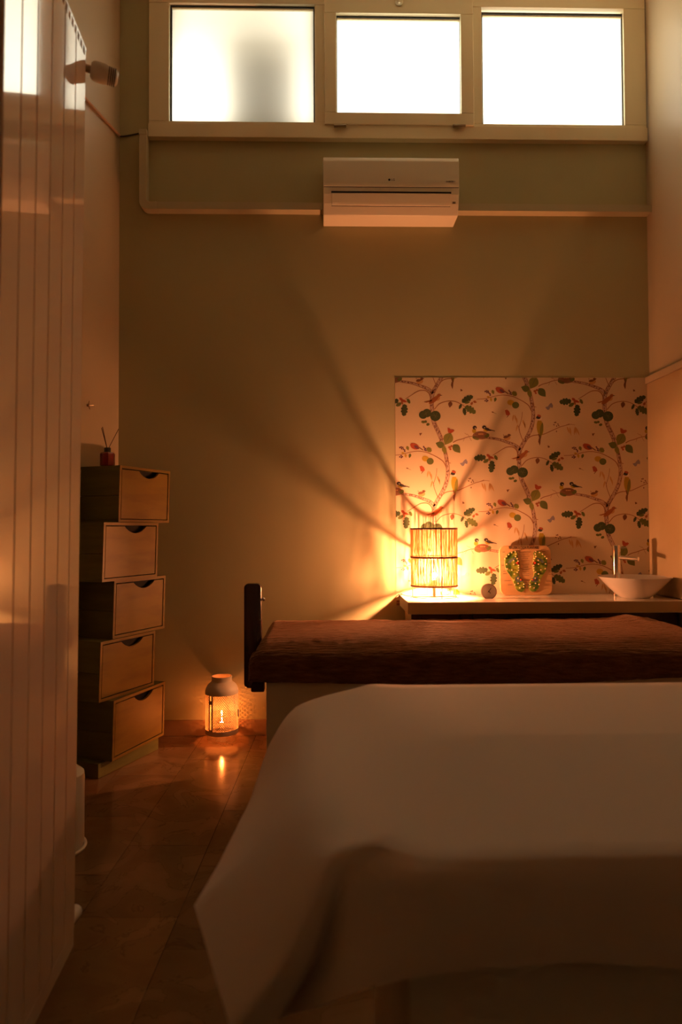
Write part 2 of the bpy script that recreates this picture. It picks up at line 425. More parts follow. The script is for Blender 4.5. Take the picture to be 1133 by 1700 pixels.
b = MB(); rect_frame(b, sx(539), sx(787), sz(207), sz(-6), sx(559) - sx(539), sx(787) - sx(766), sz(187) - sz(207), sz(-6) - sz(22), YS, YW + .03)
sash = b.build('sash', 'frame', win, bevel=.004)
pane(sx(558), sx(768), sz(188), sz(21), sash, WY - .022)
for px in (565, 763):
    b = MB(); c = P(px, 209, YS - .004); b.tube([c - Vector((.036, 0, 0)), c + Vector((.036, 0, 0))], .009, 10); b.build('hinge', 'brass', sash)
b = MB(); c = P(663, 2, YS - .008); b.lathe([(0.0001, .012), (.018, .010), (.026, .002), (.026, 0), (.0001, 0)], 16, 0, Matrix.Translation(c) @ Matrix.Rotation(R(90), 4, 'X'))
b.box(c.x - .005, c.x + .005, c.y - .02, c.y, c.z - .02, c.z + .035); b.build('handle', 'frame', sash, bevel=.002)
# outside: shading overhang above and a stone block behind the left pane
b = MB(); b.box(wl - .6, wr + .6, WY + .11, WY + .72, wz1 + .02, wz1 + .12); struct(b.build('shading_eave', 'occluder', smooth=False))  # unseen overhang added to darken the tops of the panes
bx0 = P(372, 160, WY + .16).x; bx1 = P(505, 160, WY + .16).x
b = MB(); b.box(bx0 + .02, bx1, WY + .125, WY + .24, wz0 - .30, P(440, 112, WY + .13).z)
tag(b.build('masonry_block', 'stone', bevel=.01), 'dark block blurred behind the frosted glass of the left window pane', 'block')
b = MB(); b.box(wl - .25, wx(540), WY + .42, WY + .52, P(440, 172, WY + .42).z, wz1 + .015); struct(b.build('pane_shade_slab', 'occluder', smooth=False))  # unseen slab added to shade most of the left pane

# ------------------------------------------------------------------ cable duct (white trunking) under the window
duct = thing('cable_duct', 'painted plastic cable trunking running below the window to the air conditioner', 'trunking', (P(240, 350, WY).x, WY, P(240, 350, WY).z))
dd = .066; yd = WY - dd
dx0 = P(231, 280, yd).x; dx1 = P(243, 280, yd).x; dz0 = P(300, 347, yd).z; dz1 = P(300, 334.5, yd).z
vz1 = P(238, 213, yd).z
rr = .045
pts = [(dx0, vz1), (dx0, dz0 + rr)] + [(dx0 + rr - rr * math.cos(a), dz0 + rr - rr * math.sin(a)) for a in [R(15 * k) for k in range(1, 6)]] + [(dx0 + rr, dz0), (dx1 + .06, dz0), (dx1 + .06, dz1), (dx1 + .012, dz1), (dx1, dz1 + .012), (dx1, vz1)]
b = MB(); b.prism(pts, yd, WY - .0008); b.build('vertical_duct', 'duct', duct, bevel=.003, world=True)
acx0 = P(537, 310, WY - .19).x; acx1 = P(763, 310, WY - .19).x
b = MB(); b.box(dx1 + .06, acx0 - .002, yd + .001, WY - .0008, dz0 + .001, dz1); b.build('horizontal_duct', 'duct', duct, bevel=.002, world=True)
b = MB(); b.box(acx1 + .002, XR - .001, yd + .001, WY - .0008, dz0 + .001, dz1); b.build('horizontal_duct', 'duct', duct, bevel=.002, world=True)
b = MB(); b.box(dx0 - .002, dx1 + .002, yd - .002, WY - .0008, vz1 - .035, vz1 - .004); b.build('joint_cover', 'duct', duct, bevel=.002, world=True)
b = MB(); b.box(dx1 + .05, dx1 + .055, yd - .002, WY - .0008, dz0 - .001, dz1 + .001); b.build('joint_cover', 'duct', duct, world=True)

# ------------------------------------------------------------------ air conditioner
acz0 = P(650, 360, WY - .13).z; acz1 = P(650, 261, WY - .17).z
ach = acz1 - acz0; acw = acx1 - acx0
ac = thing('air_conditioner', 'white wall-mounted air conditioner below the frosted windows', 'air conditioner', ((acx0 + acx1) / 2, WY, acz0))
prof = [(0, ach), (-.15, ach), (-.178, ach - .008), (-.187, ach - .03), (-.190, ach * .70), (-.190, ach * .50), (-.185, ach * .32), (-.172, ach * .17), (-.155, ach * .06), (-.145, 0), (0, .0)]
def extr(pf, x0, x1, mb, mi=0):
    n = len(pf); mb.add([(x0, y, z) for y, z in pf] + [(x1, y, z) for y, z in pf], [tuple(range(n)), tuple(range(2 * n - 1, n - 1, -1))] + [(i, (i + 1) % n, (i + 1) % n + n, i + n) for i in range(n)], mi); return mb
extr(prof, -acw / 2, acw / 2, MB()).build('body', 'white', ac, bevel=.004)
def yat(z):
    for (y0, z0), (y1, z1) in zip(prof[3:], prof[4:]):
        if z1 <= z <= z0: return lerp(y0, y1, (z0 - z) / (z0 - z1))
    return -.18
def skin(z0, z1, off, th, n=10):
    f = [(yat(lerp(z0, z1, i / n)) - off, lerp(z0, z1, i / n)) for i in range(n + 1)]
    return f + [(y + th, z) for y, z in reversed(f)]
zs = ach * .445
extr(skin(zs, ach - .035, .0035, .006), -acw / 2 + .002, acw / 2 - .002, MB()).build('front_panel', 'white', ac, bevel=.0015)
extr(skin(zs - .0035, zs, .0008, .004, 2), -acw / 2 + .003, acw / 2 - .003, MB()).build('panel_seam', 'dark', ac)
zl0, zl1 = ach * .14, ach * .335
extr(skin(zl1, zl1 + .010, .0008, .004, 3), -acw / 2 + .045, acw / 2 - .045, MB()).build('air_slot', 'dark', ac)
extr(skin(zl0, zl1 - .001, .005, .007), -acw / 2 + .048, acw / 2 - .050, MB()).build('louvre', 'white', ac, bevel=.002)
extr(skin(zl0 - .003, zl0, .0008, .004, 2), -acw / 2 + .046, acw / 2 - .048, MB()).build('louvre_gap', 'dark', ac)
def face_mtx(x, z, off=.0045): return Matrix.Translation((x, yat(z) - off, z)) @ Matrix.Rotation(R(90), 4, 'X')
g = MB(); g.lathe([(0.0001, .0006), (.0065, .0006), (.0065, 0)], 18, 0, face_mtx(-.012, ach * .56)); g.build('logo_disc', 'ink', ac)
text_mesh('logo_lettering', 'LG', .017, face_mtx(.009, ach * .56), 'ink', ac)
text_mesh('model_lettering', 'INVERTER V', .010, face_mtx(acw / 2 - .050, ach * .535), 'ink', ac)
g = MB(); c = (acw / 2 - .028, ach * .20); g.prism([(c[0] - .009, c[1] - .008), (c[0] + .009, c[1] - .008), (c[0] + .009, c[1] + .008), (c[0] - .009, c[1] + .008)], yat(c[1]) - .001, yat(c[1]) + .006); g.build('display_window', 'brass', ac)

# ------------------------------------------------------------------ pipe and cable, wall hook on the left wall
pz = on_left(196, 226).z
a0 = on_left(196.5, 226); a1 = LW0 + LWD * 2.2; 
b = MB(); b.tube([Vector((a0.x, a0.y - .01, pz)) + LWN * .010, Vector((a1.x, a1.y, pz)) + LWN * .010], .0085, 10)
tag(b.build('wall_pipe', 'pipe'), 'thin painted pipe along the left wall near the ceiling', 'pipe')
b = MB(); b.tube(catmull([P(198, 226, WY - .006), P(205, 226.5, WY - .006), P(216, 224.5, WY - .006), P(230.5, 221.5, WY - .006)], 4), .0042, 8)
tag(b.build('cable', 'cable'), 'short dark cable from the wall corner into the trunking', 'cable')
hk = on_left(145, 673)
hook = thing('wall_hook', 'small three-pronged hook on the left wall above the diffuser bottle', 'hook', hk)
fr = Matrix((LWD.cross(Vector((0, 0, 1))), LWD, Vector((0, 0, 1)))).transposed()
b = MB(); b.lathe([(0.0001, .012), (.006, .010), (.008, .0), (.0001, 0)], 12, 0, Matrix.Translation(LWN * .001) @ LWN.to_track_quat('Z', 'Y').to_matrix().to_4x4()); b.build('stem', 'brass', hook)
for an in (10, 130, 245):
    d = (LWD * -1 * math.cos(R(an)) + Vector((0, 0, 1)) * math.sin(R(an)))
    b = MB(); b.tube([LWN * .010, LWN * .014 + d * .012, LWN * .022 + d * .026], [.0028, .0025, .002], 7); b.build('prong', 'brass', hook)

# ------------------------------------------------------------------ radiator
rad = thing('radiator', 'tall white enamelled column radiator along the left edge', 'radiator', (RA.x, RA.y, 0))
RL = 0.535; NCOL = 6; rz0 = .105; rz1 = P(143, 97, 1.81).z
tilt = Matrix.Rotation(R(0.75), 4, 'Y')      # hangs slightly off plumb, top leaning out
base = Matrix.Translation((0, 0, 0)) @ Matrix((( -RDIR.x * -1, RNRM.x, 0, 0), (RDIR.y, RNRM.y, 0, 0), (0, 0, 1, 0), (0, 0, 0, 1)))
def rp(u, v, z):                             # u along towards viewer, v out of the face
    lean = (z - rz1) * math.tan(R(0.42))
    p = RDIR * u + RNRM * (v + lean); return Vector((p.x, p.y, z))
def rbox(mb, u0, u1, v0, v1, z0, z1, mi=0):
    vs = [rp(u, v, z) for z in (z0, z1) for v in (v0, v1) for u in (u0, u1)]
    mb.add(vs, [(0, 2, 3, 1), (4, 5, 7, 6), (0, 1, 5, 4), (2, 6, 7, 3), (0, 4, 6, 2), (1, 3, 7, 5)], mi)
pitch = RL / NCOL
for k in range(NCOL):
    b = MB(); rbox(b, k * pitch + .0020, (k + 1) * pitch - .0020, -.022, 0, rz0 + .05, rz1)
    b.build('column', 'radiator', rad, bevel=.0018, seg=1)
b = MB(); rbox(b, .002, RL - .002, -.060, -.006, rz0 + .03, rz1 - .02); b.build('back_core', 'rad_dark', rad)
b = MB(); rbox(b, 0, RL, -.062, -.0015, rz0, rz0 + .049); b.build('bottom_rail', 'radiator', rad, bevel=.003)
b = MB(); rbox(b, -.006, RL, -.006, -.001, rz1 + .022, rz1 + .030); rbox(b, -.006, RL, -.062, -.057, rz1 + .022, rz1 + .030)
for k in range(22):
    u = k * RL / 21.5; rbox(b, u, u + .009, -.062, -.001, rz1 + .002, rz1 + .024)
b.build('top_grille', 'radiator', rad)
# thermostatic valve head on the far end
vp = P(146, 114, 1.85) - Vector((RA.x, RA.y, 0))
ax = Vector((0.86, 0.34, -0.10)).normalized(); vm = Matrix.Translation(vp) @ Matrix.Scale(.86, 4) @ ax.to_track_quat('Z', 'Y').to_matrix().to_4x4()
b = MB(); b.lathe([(.0001, -.05), (.012, -.05), (.012, .012), (.0001, .012)], 14, 0, vm); b.build('valve_neck', 'brass', rad)
b = MB(); b.lathe([(.0001, .008), (.020, .008), (.027, .014), (.030, .022), (.030, .050), (.027, .062), (.026, .078), (.022, .088), (.014, .092), (.0001, .092)], 24, 0, vm)
vh = b.build('valve_head', 'white', rad, bevel=0)
for k in range(4):
    for s in range(7):
        a = 2 * math.pi * s / 7 + .3
        if k and s > 6: continue
    z = .062 + k * .006
    b = MB(); b.lathe([(.0262, z), (.0270, z), (.0270, z + .0028), (.0262, z + .0028)], 24, 0, vm, closed=True); b.build('grip_slot', 'ink', vh)
b = MB(); lp = rp(0, -.03, rz0 + .045); b.tube([lp + Vector((-.02, .0, .0)), lp + Vector((.0, .05, 0)), lp + Vector((.003, .085, -.0))], .018, 12); b.build('lockshield_valve', 'white', rad)

# ------------------------------------------------------------------ bin behind the radiator
bc = Pz(140, 1422, 0); bn = thing('waste_bin', 'small white round bin half hidden behind the radiator', 'bin', (bc.x - .140, bc.y + .06, 0))
b = MB(); b.lathe([(.0001, .004), (.108, .004), (.112, .02), (.113, .26), (.110, .27), (.104, .27), (.104, .02), (.0001, .02)], 36); b.build('bin_body', 'white', bn)
b = MB(); b.ring((0, 0, .006), .117, .006, 40, 8); b.build('base_ring', 'white', bn)
b = MB(); b.lathe([(.0001, .305), (.05, .303), (.09, .292), (.111, .275), (.112, .268), (.108, .268)], 36); b.build('lid', 'white', bn)

# ------------------------------------------------------------------ chest of crooked drawer boxes
h5 = .287; zb0 = .07; WB = .42; DB = .25
NF = [(187.5, 3.33, 273, 3.75), (165.6, 3.30, 256.7, 3.67), (188.5, 3.40, 274, 3.76), (171, 3.29, 262, 3.67), (198, 3.42, 281.5, 3.80)]
bn5 = []
for k, (pn, dn, pf, df) in enumerate(NF):
    yy = 880 - 0; zc = zb0 + h5 * (k + .5)
    xn = P(pn, 880 + (1.18 - zc) * FPX / dn, dn).x; xf = P(pf, 880 + (1.18 - zc) * FPX / df, df).x
    bn5.append((xn, dn, xf, df))
chest = thing('drawer_chest', 'whimsical stack of five crooked green and yellow wooden drawer boxes in the corner', 'chest', (-1.10, 3.55, 0))
def local_box_mtx(xn, yn, xf, yf):
    u = Vector((xf - xn, yf - yn, 0)).normalized(); v = Vector((-u.y, u.x, 0))       # v: into the box (leftwards)
    return Matrix(((u.x, v.x, 0, xn + 1.10), (u.y, v.y, 0, yn - 3.55), (0, 0, 1, 0), (0, 0, 0, 1))), (Vector((xf, yf)) - Vector((xn, yn))).length
bxn, byn = Pz(163, 1293.5, 0).x, Pz(163, 1293.5, 0).y
mtxb, _ = local_box_mtx(bxn, byn, bxn + .19, byn + .46)
b = MB(); b.box(0, .47, 0, .25, 0.0, zb0, 0, mtxb); b.build('plinth', 'green_wood', chest, bevel=.003)
for k, (xn, yn, xf, yf) in enumerate(bn5):
    mtx, wd = local_box_mtx(xn, yn, xf, yf)
    z0 = zb0 + k * h5 + .001; z1 = zb0 + (k + 1) * h5
    SH = .011
    sh = Matrix(((1, 0, SH / h5, -SH * .5 - SH / h5 * z0), (0, 1, 0, 0), (0, 0, 1, 0), (0, 0, 0, 1)))
    mm = mtx @ sh; T = .014
    b = MB(); b.box(0, wd, 0, DB, z1 - T, z1, 0, mm); b.box(0, wd, 0, DB, z0, z0 + T, 0, mm); b.box(T, wd - T, DB - .01, DB, z0 + T, z1 - T, 0, mm)
    b.box(T, wd - T, .03, .034, z0 + T, z1 - T, 2, mm)
    b.box(0, T, -.0005, .003, z0 + T, z1 - T, 1, mm); b.box(wd - T, wd, -.0005, .003, z0 + T, z1 - T, 1, mm); b.box(0, wd, -.0006, .003, z1 - T, z1, 1, mm); b.box(0, wd, -.0006, .003, z0, z0 + T, 1, mm)
    bx = b.build('box', ['green_wood', 'yellow_wood', 'dark'], chest, smooth=False)
    zm = lerp(z0, z1, .47)
    for s in (0, wd - T):
        for (za, zb_) in ((z0 + T, zm - .001), (zm + .001, z1 - T)):
            b = MB(); b.box(s, s + T, .003, DB - .002, za, zb_, 0, mm); b.build('side_plank', 'green_wood', bx, bevel=.0008, seg=1)
    # drawer front with scooped finger cut-out
    gx = .006; x0_, x1_ = T + gx * .6, wd - T - gx; za, zb_ = z0 + T + .004, z1 - T - .005
    cx = lerp(x0_, x1_, .57); hw = .082; dp = .034
    top = [(cx + hw - 2 * hw * t, zb_ - dp * (1 - (2 * t - 1) ** 2) ** .85) for t in [i / 14 for i in range(15)]]
    pts = [(x0_, za), (x1_, za), (x1_, zb_)] + top + [(x0_, zb_)]
    b = MB(); b.prism(pts, .0, .016, 0, mm); b.build('drawer_front', 'yellow_wood', bx, bevel=.001, seg=1, smooth=False)

# reed diffuser on the top box
dz = zb0 + 5 * h5 + .0005; dpos = P(178.5, 770, 3.49)
df = thing('reed_diffuser', 'red glass reed diffuser bottle with dark sticks on the drawer stack', 'diffuser', (dpos.x, dpos.y, dz))
b = MB(); b.lathe([(.0001, 0), (.034, 0), (.037, .003), (.037, .062), (.033, .069), (.018, .072), (.0001, .072)], 8, 0, Matrix.Rotation(R(22.5), 4, 'Z')); b.build('bottle', 'red_glass', df, bevel=.002)
b = MB(); b.lathe([(.0001, .071), (.0165, .071), (.0165, .094), (.0001, .094)], 20); b.build('cap', 'black', df)
for tx, ty, ln in ((-.034, .01, .105), (-.022, -.012, .107), (.052, .012, .100)):
    b = MB(); b.tube([(tx * .08, ty * .1, .090), (tx, ty, .092 + ln)], .0018, 6); b.build('reed', 'reed', df)

# ------------------------------------------------------------------ lantern on the floor
lf = Pz(368, 1232, 0); LR = .091
lan = thing('candle_lantern', 'cream perforated metal lantern with lit candle on the marble floor', 'lantern', (P(368.5, 1200, 3.855).x, 3.855, 0))
b = MB(); b.lathe([(.0001, .0), (.055, .0), (.076, .004), (.083, .016), (.084, .15), (.081, .15), (.080, .018), (.05, .008), (.0001, .006)], 40); b.build('glass_cup', 'glass', lan)
ZB, ZT = .050, .270
b = MB(); b.lathe([(LR, ZB), (LR + .001, ZB + .002), (LR + .001, ZB + .026), (LR - .001, ZB + .026), (LR - .002, ZB)], 48, closed=True); b.build('bottom_band', 'lantern', lan)
b = MB(); b.lathe([(LR, ZT - .002), (LR + .001, ZT + .012), (LR - .003, ZT + .028), (LR - .012, ZT + .045), (LR - .028, ZT + .058), (.058, ZT + .064), (.056, ZT + .068), (.056, ZT + .093), (.054, ZT + .093), (.054, ZT + .066), (LR - .030, ZT + .055), (LR - .014, ZT + .042), (LR - .006, ZT + .026), (LR - .002, ZT - .002)], 48, closed=True); b.build('dome_top', 'lantern', lan)
# perforated mantle: hexagonal holes
b = MB(); NC = 48; pw = 2 * math.pi / NC; rows = 27; rh = (ZT - ZB - .026) / rows
doff = math.atan2(-math.cos(R(30)), -math.sin(R(30)))
for j in range(rows):
    for i in range(NC):
        a = (i + .5 * (j % 2)) * pw; z = ZB + .026 + (j + .5) * rh
        aa = (a - R(238)) % (2 * math.pi)
        if aa < R(9) or aa > R(351): continue
        outer = [(.5, .333), (0, .667), (-.5, .333), (-.5, -.333), (0, -.667), (.5, -.333)]
        vs = []
        for sc in (1.0, .68):
            for (ux, uz) in outer:
                an = a + ux * pw * sc; zz = max(ZB + .024, min(ZT, z + uz * rh * sc)); vs.append((LR * math.cos(an), LR * math.sin(an), zz))
        b.add(vs, [(q, (q + 1) % 6, (q + 1) % 6 + 6, q + 6) for q in range(6)])
mant = b.build('perforated_mantle', 'lantern', lan, smooth=False)
def arcstrip(mb, a0, a1, z0, z1, r0=LR - .001, r1=LR + .0022, n=4):
    vs = []; 
    for i in range(n + 1):
        an = lerp(a0, a1, i / n)
        for r in (r0, r1):
            for z in (z0, z1): vs.append((r * math.cos(an), r * math.sin(an), z))
    fs = []
    for i in range(n):
        o = i * 4; q = o + 4
        fs += [(o, q, q + 1, o + 1), (o + 2, o + 3, q + 3, q + 2), (o, o + 2, q + 2, q), (o + 1, q + 1, q + 3, o + 3)]
    fs += [(0, 1, 3, 2), (n * 4, n * 4 + 2, n * 4 + 3, n * 4 + 1)]
    mb.add(vs, fs)
b = MB(); arcstrip(b, R(238 - 9), R(238 - 4), ZB + .02, ZT); arcstrip(b, R(238 + 3), R(238 + 9), ZB + .02, ZT); arcstrip(b, R(234), R(241), ZB + .02, ZB + .035); arcstrip(b, R(234), R(241), ZT - .048, ZT - .028); b.build('door_frame', 'lantern', lan)
b = MB(); arcstrip(b, R(350), R(357), ZB + .09, ZB + .13, LR, LR + .006); b.build('latch', 'lantern', lan)
b = MB(); b.lathe([(.0001, .076), (.012, .076), (.0125, .078), (.0125, .104), (.011, .106), (.0001, .103)], 28); b.build('candle', 'wax', lan)
b = MB(); b.lathe([(.0001, .006), (.040, .006), (.030, .014), (.012, .05), (.013, .074), (.0001, .074)], 28); b.build('glass_pedestal', 'glass', lan)
b = MB(); b.ring((0, 0, .007), .078, .005, 48, 8); b.build('glass_foot_rim', 'glass', lan)
cz = .108
b = MB(); prof_f = [(.0001, 0), (.0025, .002), (.0038, .007), (.0033, .013), (.0018, .019), (.0001, .026)]
b.lathe(prof_f, 12, 0, Matrix.Translation((0, 0, cz)))
fa = 2 * math.pi * .0029 * .024
fl = b.build('flame', make_emit('candle_flame', CANDLE_COL, CANDLE_POWER / (math.pi * fa)), lan)

# ------------------------------------------------------------------ wallpaper panel with its printed trees and birds
zwt = P(870, 627, WY).z; zwb = .735; xw0 = P(656.5, 720, WY).x; xw1 = XR - .0185
b = MB(); b.box(xw0, xw1, WY - .0015, WY, zwb, zwt)
wpap = tag(b.build('wallpaper', 'paper', smooth=False), 'cream wallpaper panel printed with birch branches, leaves and birds', 'wallpaper')
PRN = {}
def pm(name, rgb):
    if name not in PRN: PRN[name] = mat('print_' + name, rgb, 0.7, spec=0.2)
    return PRN[name]
pc = {'dkgreen': (.045, .065, .025), 'olive': (.17, .17, .035), 'mid': (.10, .12, .03), 'yellow': (.42, .27, .03), 'red': (.34, .07, .03), 'rust': (.30, .10, .035),
      'brown': (.16, .07, .035), 'dark': (.035, .028, .025), 'white': (.75, .66, .52), 'purple': (.12, .05, .07), 'blue': (.22, .20, .25), 'tan': (.48, .27, .10), 'gold': (.36, .25, .02), 'nest': (.20, .10, .05), 'vein': (.10, .11, .05)}
for k_, v_ in pc.items(): pm(k_, tuple(min(.8, c_ * (1.0 if k_ == 'white' else 1.15) + .004) for c_ in v_))
def ell(cx, cy, rx, ry, rot=0, n=14, pw_=1.0):
    c, s = math.cos(R(rot)), math.sin(R(rot)); o = []
    for i in range(n):
        a = 2 * math.pi * i / n; x = rx * math.cos(a); y = ry * math.sin(a); o.append((cx + x * c - y * s, cy + x * s + y * c))
    return o
def leafp(cx, cy, ln, wd, rot, n=8):
    c, s = math.cos(R(rot)), math.sin(R(rot)); up = []; dn = []
    for i in range(n + 1):
        t = i / n; wv = wd * math.sin(math.pi * t ** .8) ; x = (t - .5) * 2 * ln
        up.append((x, wv)); dn.append((x, -wv))
    pts = up + dn[-2:0:-1]
    return [(cx + x * c - y * s, cy + x * s + y * c) for x, y in pts]
def oak(cx, cy, ln, wd, rot):
    c, s = math.cos(R(rot)), math.sin(R(rot)); up = []; n = 16
    for i in range(n + 1):
        t = i / n; e = math.sin(math.pi * min(1, t * .9 + .06)) ** .7
        wv = wd * e * (.62 + .38 * abs(math.sin(t * math.pi * 4.0))); up.append(((t - .5) * 2 * ln, wv))
    pts = up + [(x, -y) for x, y in up[-2:0:-1]]
    return [(cx + x * c - y * s, cy + x * s + y * c) for x, y in pts]
def edges(path, w0, w1, t, sub=5):
    p = catmull([Vector((x, y, 0)) for x, y in path], sub); n = len(p); o1 = []; o2 = []
    for k in range(n):
        d = (p[min(k + 1, n - 1)] - p[max(k - 1, 0)]).normalized(); nn = Vector((-d.y, d.x, 0)) * lerp(w0, w1, k / (n - 1)) / 2
        o1.append((p[k].x + nn.x, p[k].y + nn.y)); o2.append((p[k].x - nn.x, p[k].y - nn.y))
    out = []
    for o in (o1, o2): out += strip(o, t, t, 1)
    return out
def strip(path, w0, w1, sub=5):
    p = catmull([Vector((x, y, 0)) for x, y in path], sub); n = len(p); out = []
    for i in range(n - 1):
        def nrm(k):
            a = p[max(k - 1, 0)]; b_ = p[min(k + 1, n - 1)]; d = (b_ - a).normalized(); return Vector((-d.y, d.x, 0))
        wa = lerp(w0, w1, i / (n - 1)) / 2; wb_ = lerp(w0, w1, (i + 1) / (n - 1)) / 2
        a1_, a2_ = p[i] + nrm(i) * wa, p[i] - nrm(i) * wa; b1_, b2_ = p[i + 1] + nrm(i + 1) * wb_, p[i + 1] - nrm(i + 1) * wb_
        out.append([(a1_.x, a1_.y), (b1_.x, b1_.y), (b2_.x, b2_.y), (a2_.x, a2_.y)])
    return out
# one repeat, in enlarged picture units (6.8 per pixel, origin at pixel 780,620); each entry: part name, [(colour, polygon, layer)]
MOT = []
def part(name, items): MOT.append((name, items))
tr = []
for path_, wa_, wb_ in (([(640, 118), (682, 230), (708, 350), (720, 480), (702, 600), (655, 708), (598, 805), (566, 880), (560, 960), (564, 1050), (582, 1180), (640, 1310), (673, 1392)], 36, 42), ([(575, 862), (520, 815), (450, 785), (330, 745), (190, 722)], 36, 20)):
    tr += [('birch', q, 1) for q in strip(path_, wa_, wb_, 6)]
    tr += [('twig', q, 1.5) for q in edges(path_, wa_, wb_, 5.5, 6)]
part('tree_print', tr)
for path, a_, b_ in [([(548, 925), (532, 868), (490, 832), (430, 830), (380, 850), (325, 885), (262, 925)], 13, 7), ([(590, 1042), (640, 985), (700, 958), (770, 948), (840, 960), (905, 992), (950, 1030)], 10, 6),
                     ([(652, 740), (690, 712), (740, 697), (830, 688), (920, 650), (1020, 605), (1080, 588), (1130, 568)], 11, 6), ([(1080, 588), (1140, 575), (1190, 580)], 6, 4),
                     ([(700, 425), (670, 365), (620, 325), (560, 292), (480, 258), (380, 244), (290, 256), (180, 284), (80, 290)], 11, 6),
                     ([(612, 775), (580, 700), (558, 620), (575, 560), (590, 500), (596, 435)], 8, 5), ([(565, 640), (545, 585), (530, 640)], 6, 4),
                     ([(800, 1418), (840, 1395), (900, 1378), (960, 1356), (1020, 1346), (1050, 1350)], 10, 7), ([(710, 330), (725, 370), (755, 380)], 14, 5),
                     ([(960, 1330), (930, 1310)], 4, 3), ([(985, 1360), (1010, 1400)], 4, 3), ([(930, 1365), (915, 1405)], 4, 3), ([(985, 1350), (960, 1318)], 4, 3)]:
    part('twig_print', [('twig', q, 2) for q in strip(path, a_, b_, 4)])
part('leaf_cluster', [('olive', leafp(720, 108, 74, 56, 118), 4), ('mid', leafp(630, 170, 52, 38, 200), 3), ('olive', leafp(680, 232, 48, 26, 75), 5), ('mid', leafp(820, 216, 62, 42, 50), 3), ('vein', leafp(720, 108, 66, 3, 118), 6), ('vein', leafp(820, 216, 52, 3, 50), 6),
                      ('rust', ell(738, 200, 16, 14), 4), ('rust', ell(762, 188, 14, 13), 5), ('red', ell(748, 222, 12, 11), 6)])
part('round_leaf', [('dkgreen', ell(505, 1085, 50, 48), 3), ('dkgreen', ell(462, 1105, 48, 46), 4), ('vein', leafp(490, 1092, 44, 2.5, 140), 6), ('vein', leafp(495, 1095, 36, 2.5, 80), 6)])
part('round_leaf', [('dkgreen', ell(600, 1118, 60, 58), 5), ('vein', leafp(598, 1120, 50, 2.5, 60), 6), ('vein', leafp(605, 1112, 44, 2.5, 120), 6), ('vein', leafp(600, 1116, 50, 2.5, 10), 6)])
part('bud_print', [('mid', ell(462, 1186, 22, 14, 10), 3), ('mid', ell(490, 1182, 16, 14), 4), ('mid', ell(517, 1213, 20, 15, -20), 3)])
part('leaf_print', [('yellow', ell(465, 328, 40, 32, 10), 3), ('mid', ell(520, 358, 40, 38), 4)])
part('leaf_print', [('olive', leafp(265, 210, 27, 17, 70), 3), ('mid', leafp(290, 296, 27, 15, 105), 3), ('yellow', leafp(243, 296, 24, 13, 80), 3), ('yellow', leafp(213, 265, 20, 10, 10), 3)])
part('berry_print', [('purple', ell(205 + dx, 212 + dy, 9, 9, 0, 8), 3) for dx, dy in ((-28, -8), (-12, -14), (6, -10), (-8, 4), (12, 8), (26, 18), (28, 34))] + [('purple', ell(190 + dx, 306 + dy, 9, 9, 0, 8), 3) for dx, dy in ((-14, 2), (2, -10), (4, 10), (16, 0))])
part('leaf_print', [('olive', oak(508, 228, 32, 32, 40), 3)] + [('purple', ell(458 + dx, 212 + dy, 9, 9, 0, 8), 4) for dx, dy in ((-12, -20), (-4, -6), (8, 4), (0, 18), (14, 24))])
part('oak_leaf', [('dkgreen', oak(118, 952, 68, 42, 175), 3)])
part('oak_leaf', [('dkgreen', oak(250, 1052, 68, 42, 95), 3), ('mid', oak(186, 988, 34, 24, 150), 3), ('mid', oak(298, 950, 30, 20, 60), 3)])
part('acorn_print', [('red', leafp(215, 930, 30, 15, 40), 5), ('red', leafp(250, 950, 34, 14, 20), 5), ('rust', leafp(225, 968, 28, 12, 70), 5)])
part('oak_leaf', [('dkgreen', oak(962, 925, 72, 38, -28), 3), ('mid', oak(960, 965, 30, 16, -15), 4)])
part('oak_leaf', [('mid', oak(996, 1046, 72, 42, 32), 3), ('dkgreen', oak(930, 1068, 42, 24, 80), 3), ('dkgreen', oak(882, 1010, 32, 18, 115), 3)])
part('acorn_print', [('rust', leafp(1012, 975, 22, 14, -60), 4), ('rust', leafp(1048, 958, 22, 14, 20), 4)])
part('leaf_print', [('brown', leafp(768, 988, 36, 24, 100), 3)])
part('leaf_print', [('red', [(400, 415), (425, 408), (450, 430), (460, 460), (440, 475), (412, 470)], 3), ('brown', [(436, 470), (444, 474), (424, 497), (418, 494)], 3)])
for c in ((492, 502, 40, 8, 100), (520, 505, 40, 9, 75), (534, 535, 38, 8, 85), (535, 615, 44, 8, 105), (612, 560, 42, 9, 70), (625, 590, 36, 8, 80)): part('catkin_print', [('tan', leafp(*c), 3)])
for c in ((1116, 640, 44, 9, 70), (1140, 655, 52, 9, 80), (1188, 650, 50, 9, 95), (1222, 655, 52, 9, 65), (1200, 645, 46, 8, 80)): part('catkin_print', [('tan', leafp(*c), 3)])
part('berry_print', [('brown', leafp(x, y, 11, 6, r_), 3) for x, y, r_ in ((955, 580, 30), (975, 552, 60), (1000, 572, 20), (985, 595, 100), (1008, 590, 40), (962, 555, 10), (982, 655, 90))])
part('butterfly_print', [('blue', [(855, 380), (885, 372), (905, 345), (925, 332), (942, 362), (938, 388), (912, 382), (900, 408), (882, 412), (868, 398)], 3)])
part('butterfly_print', [('red', [(737, 1250), (760, 1255), (775, 1272), (800, 1270), (816, 1282), (800, 1300), (775, 1312), (750, 1310), (740, 1290)], 7)])
part('insect_print', [('brown', [(418, 1312), (452, 1308), (440, 1326), (430, 1342), (424, 1330)], 3)])
part('insect_print', [('brown', [(882, 812), (900, 818), (910, 832), (886, 840)], 3)])
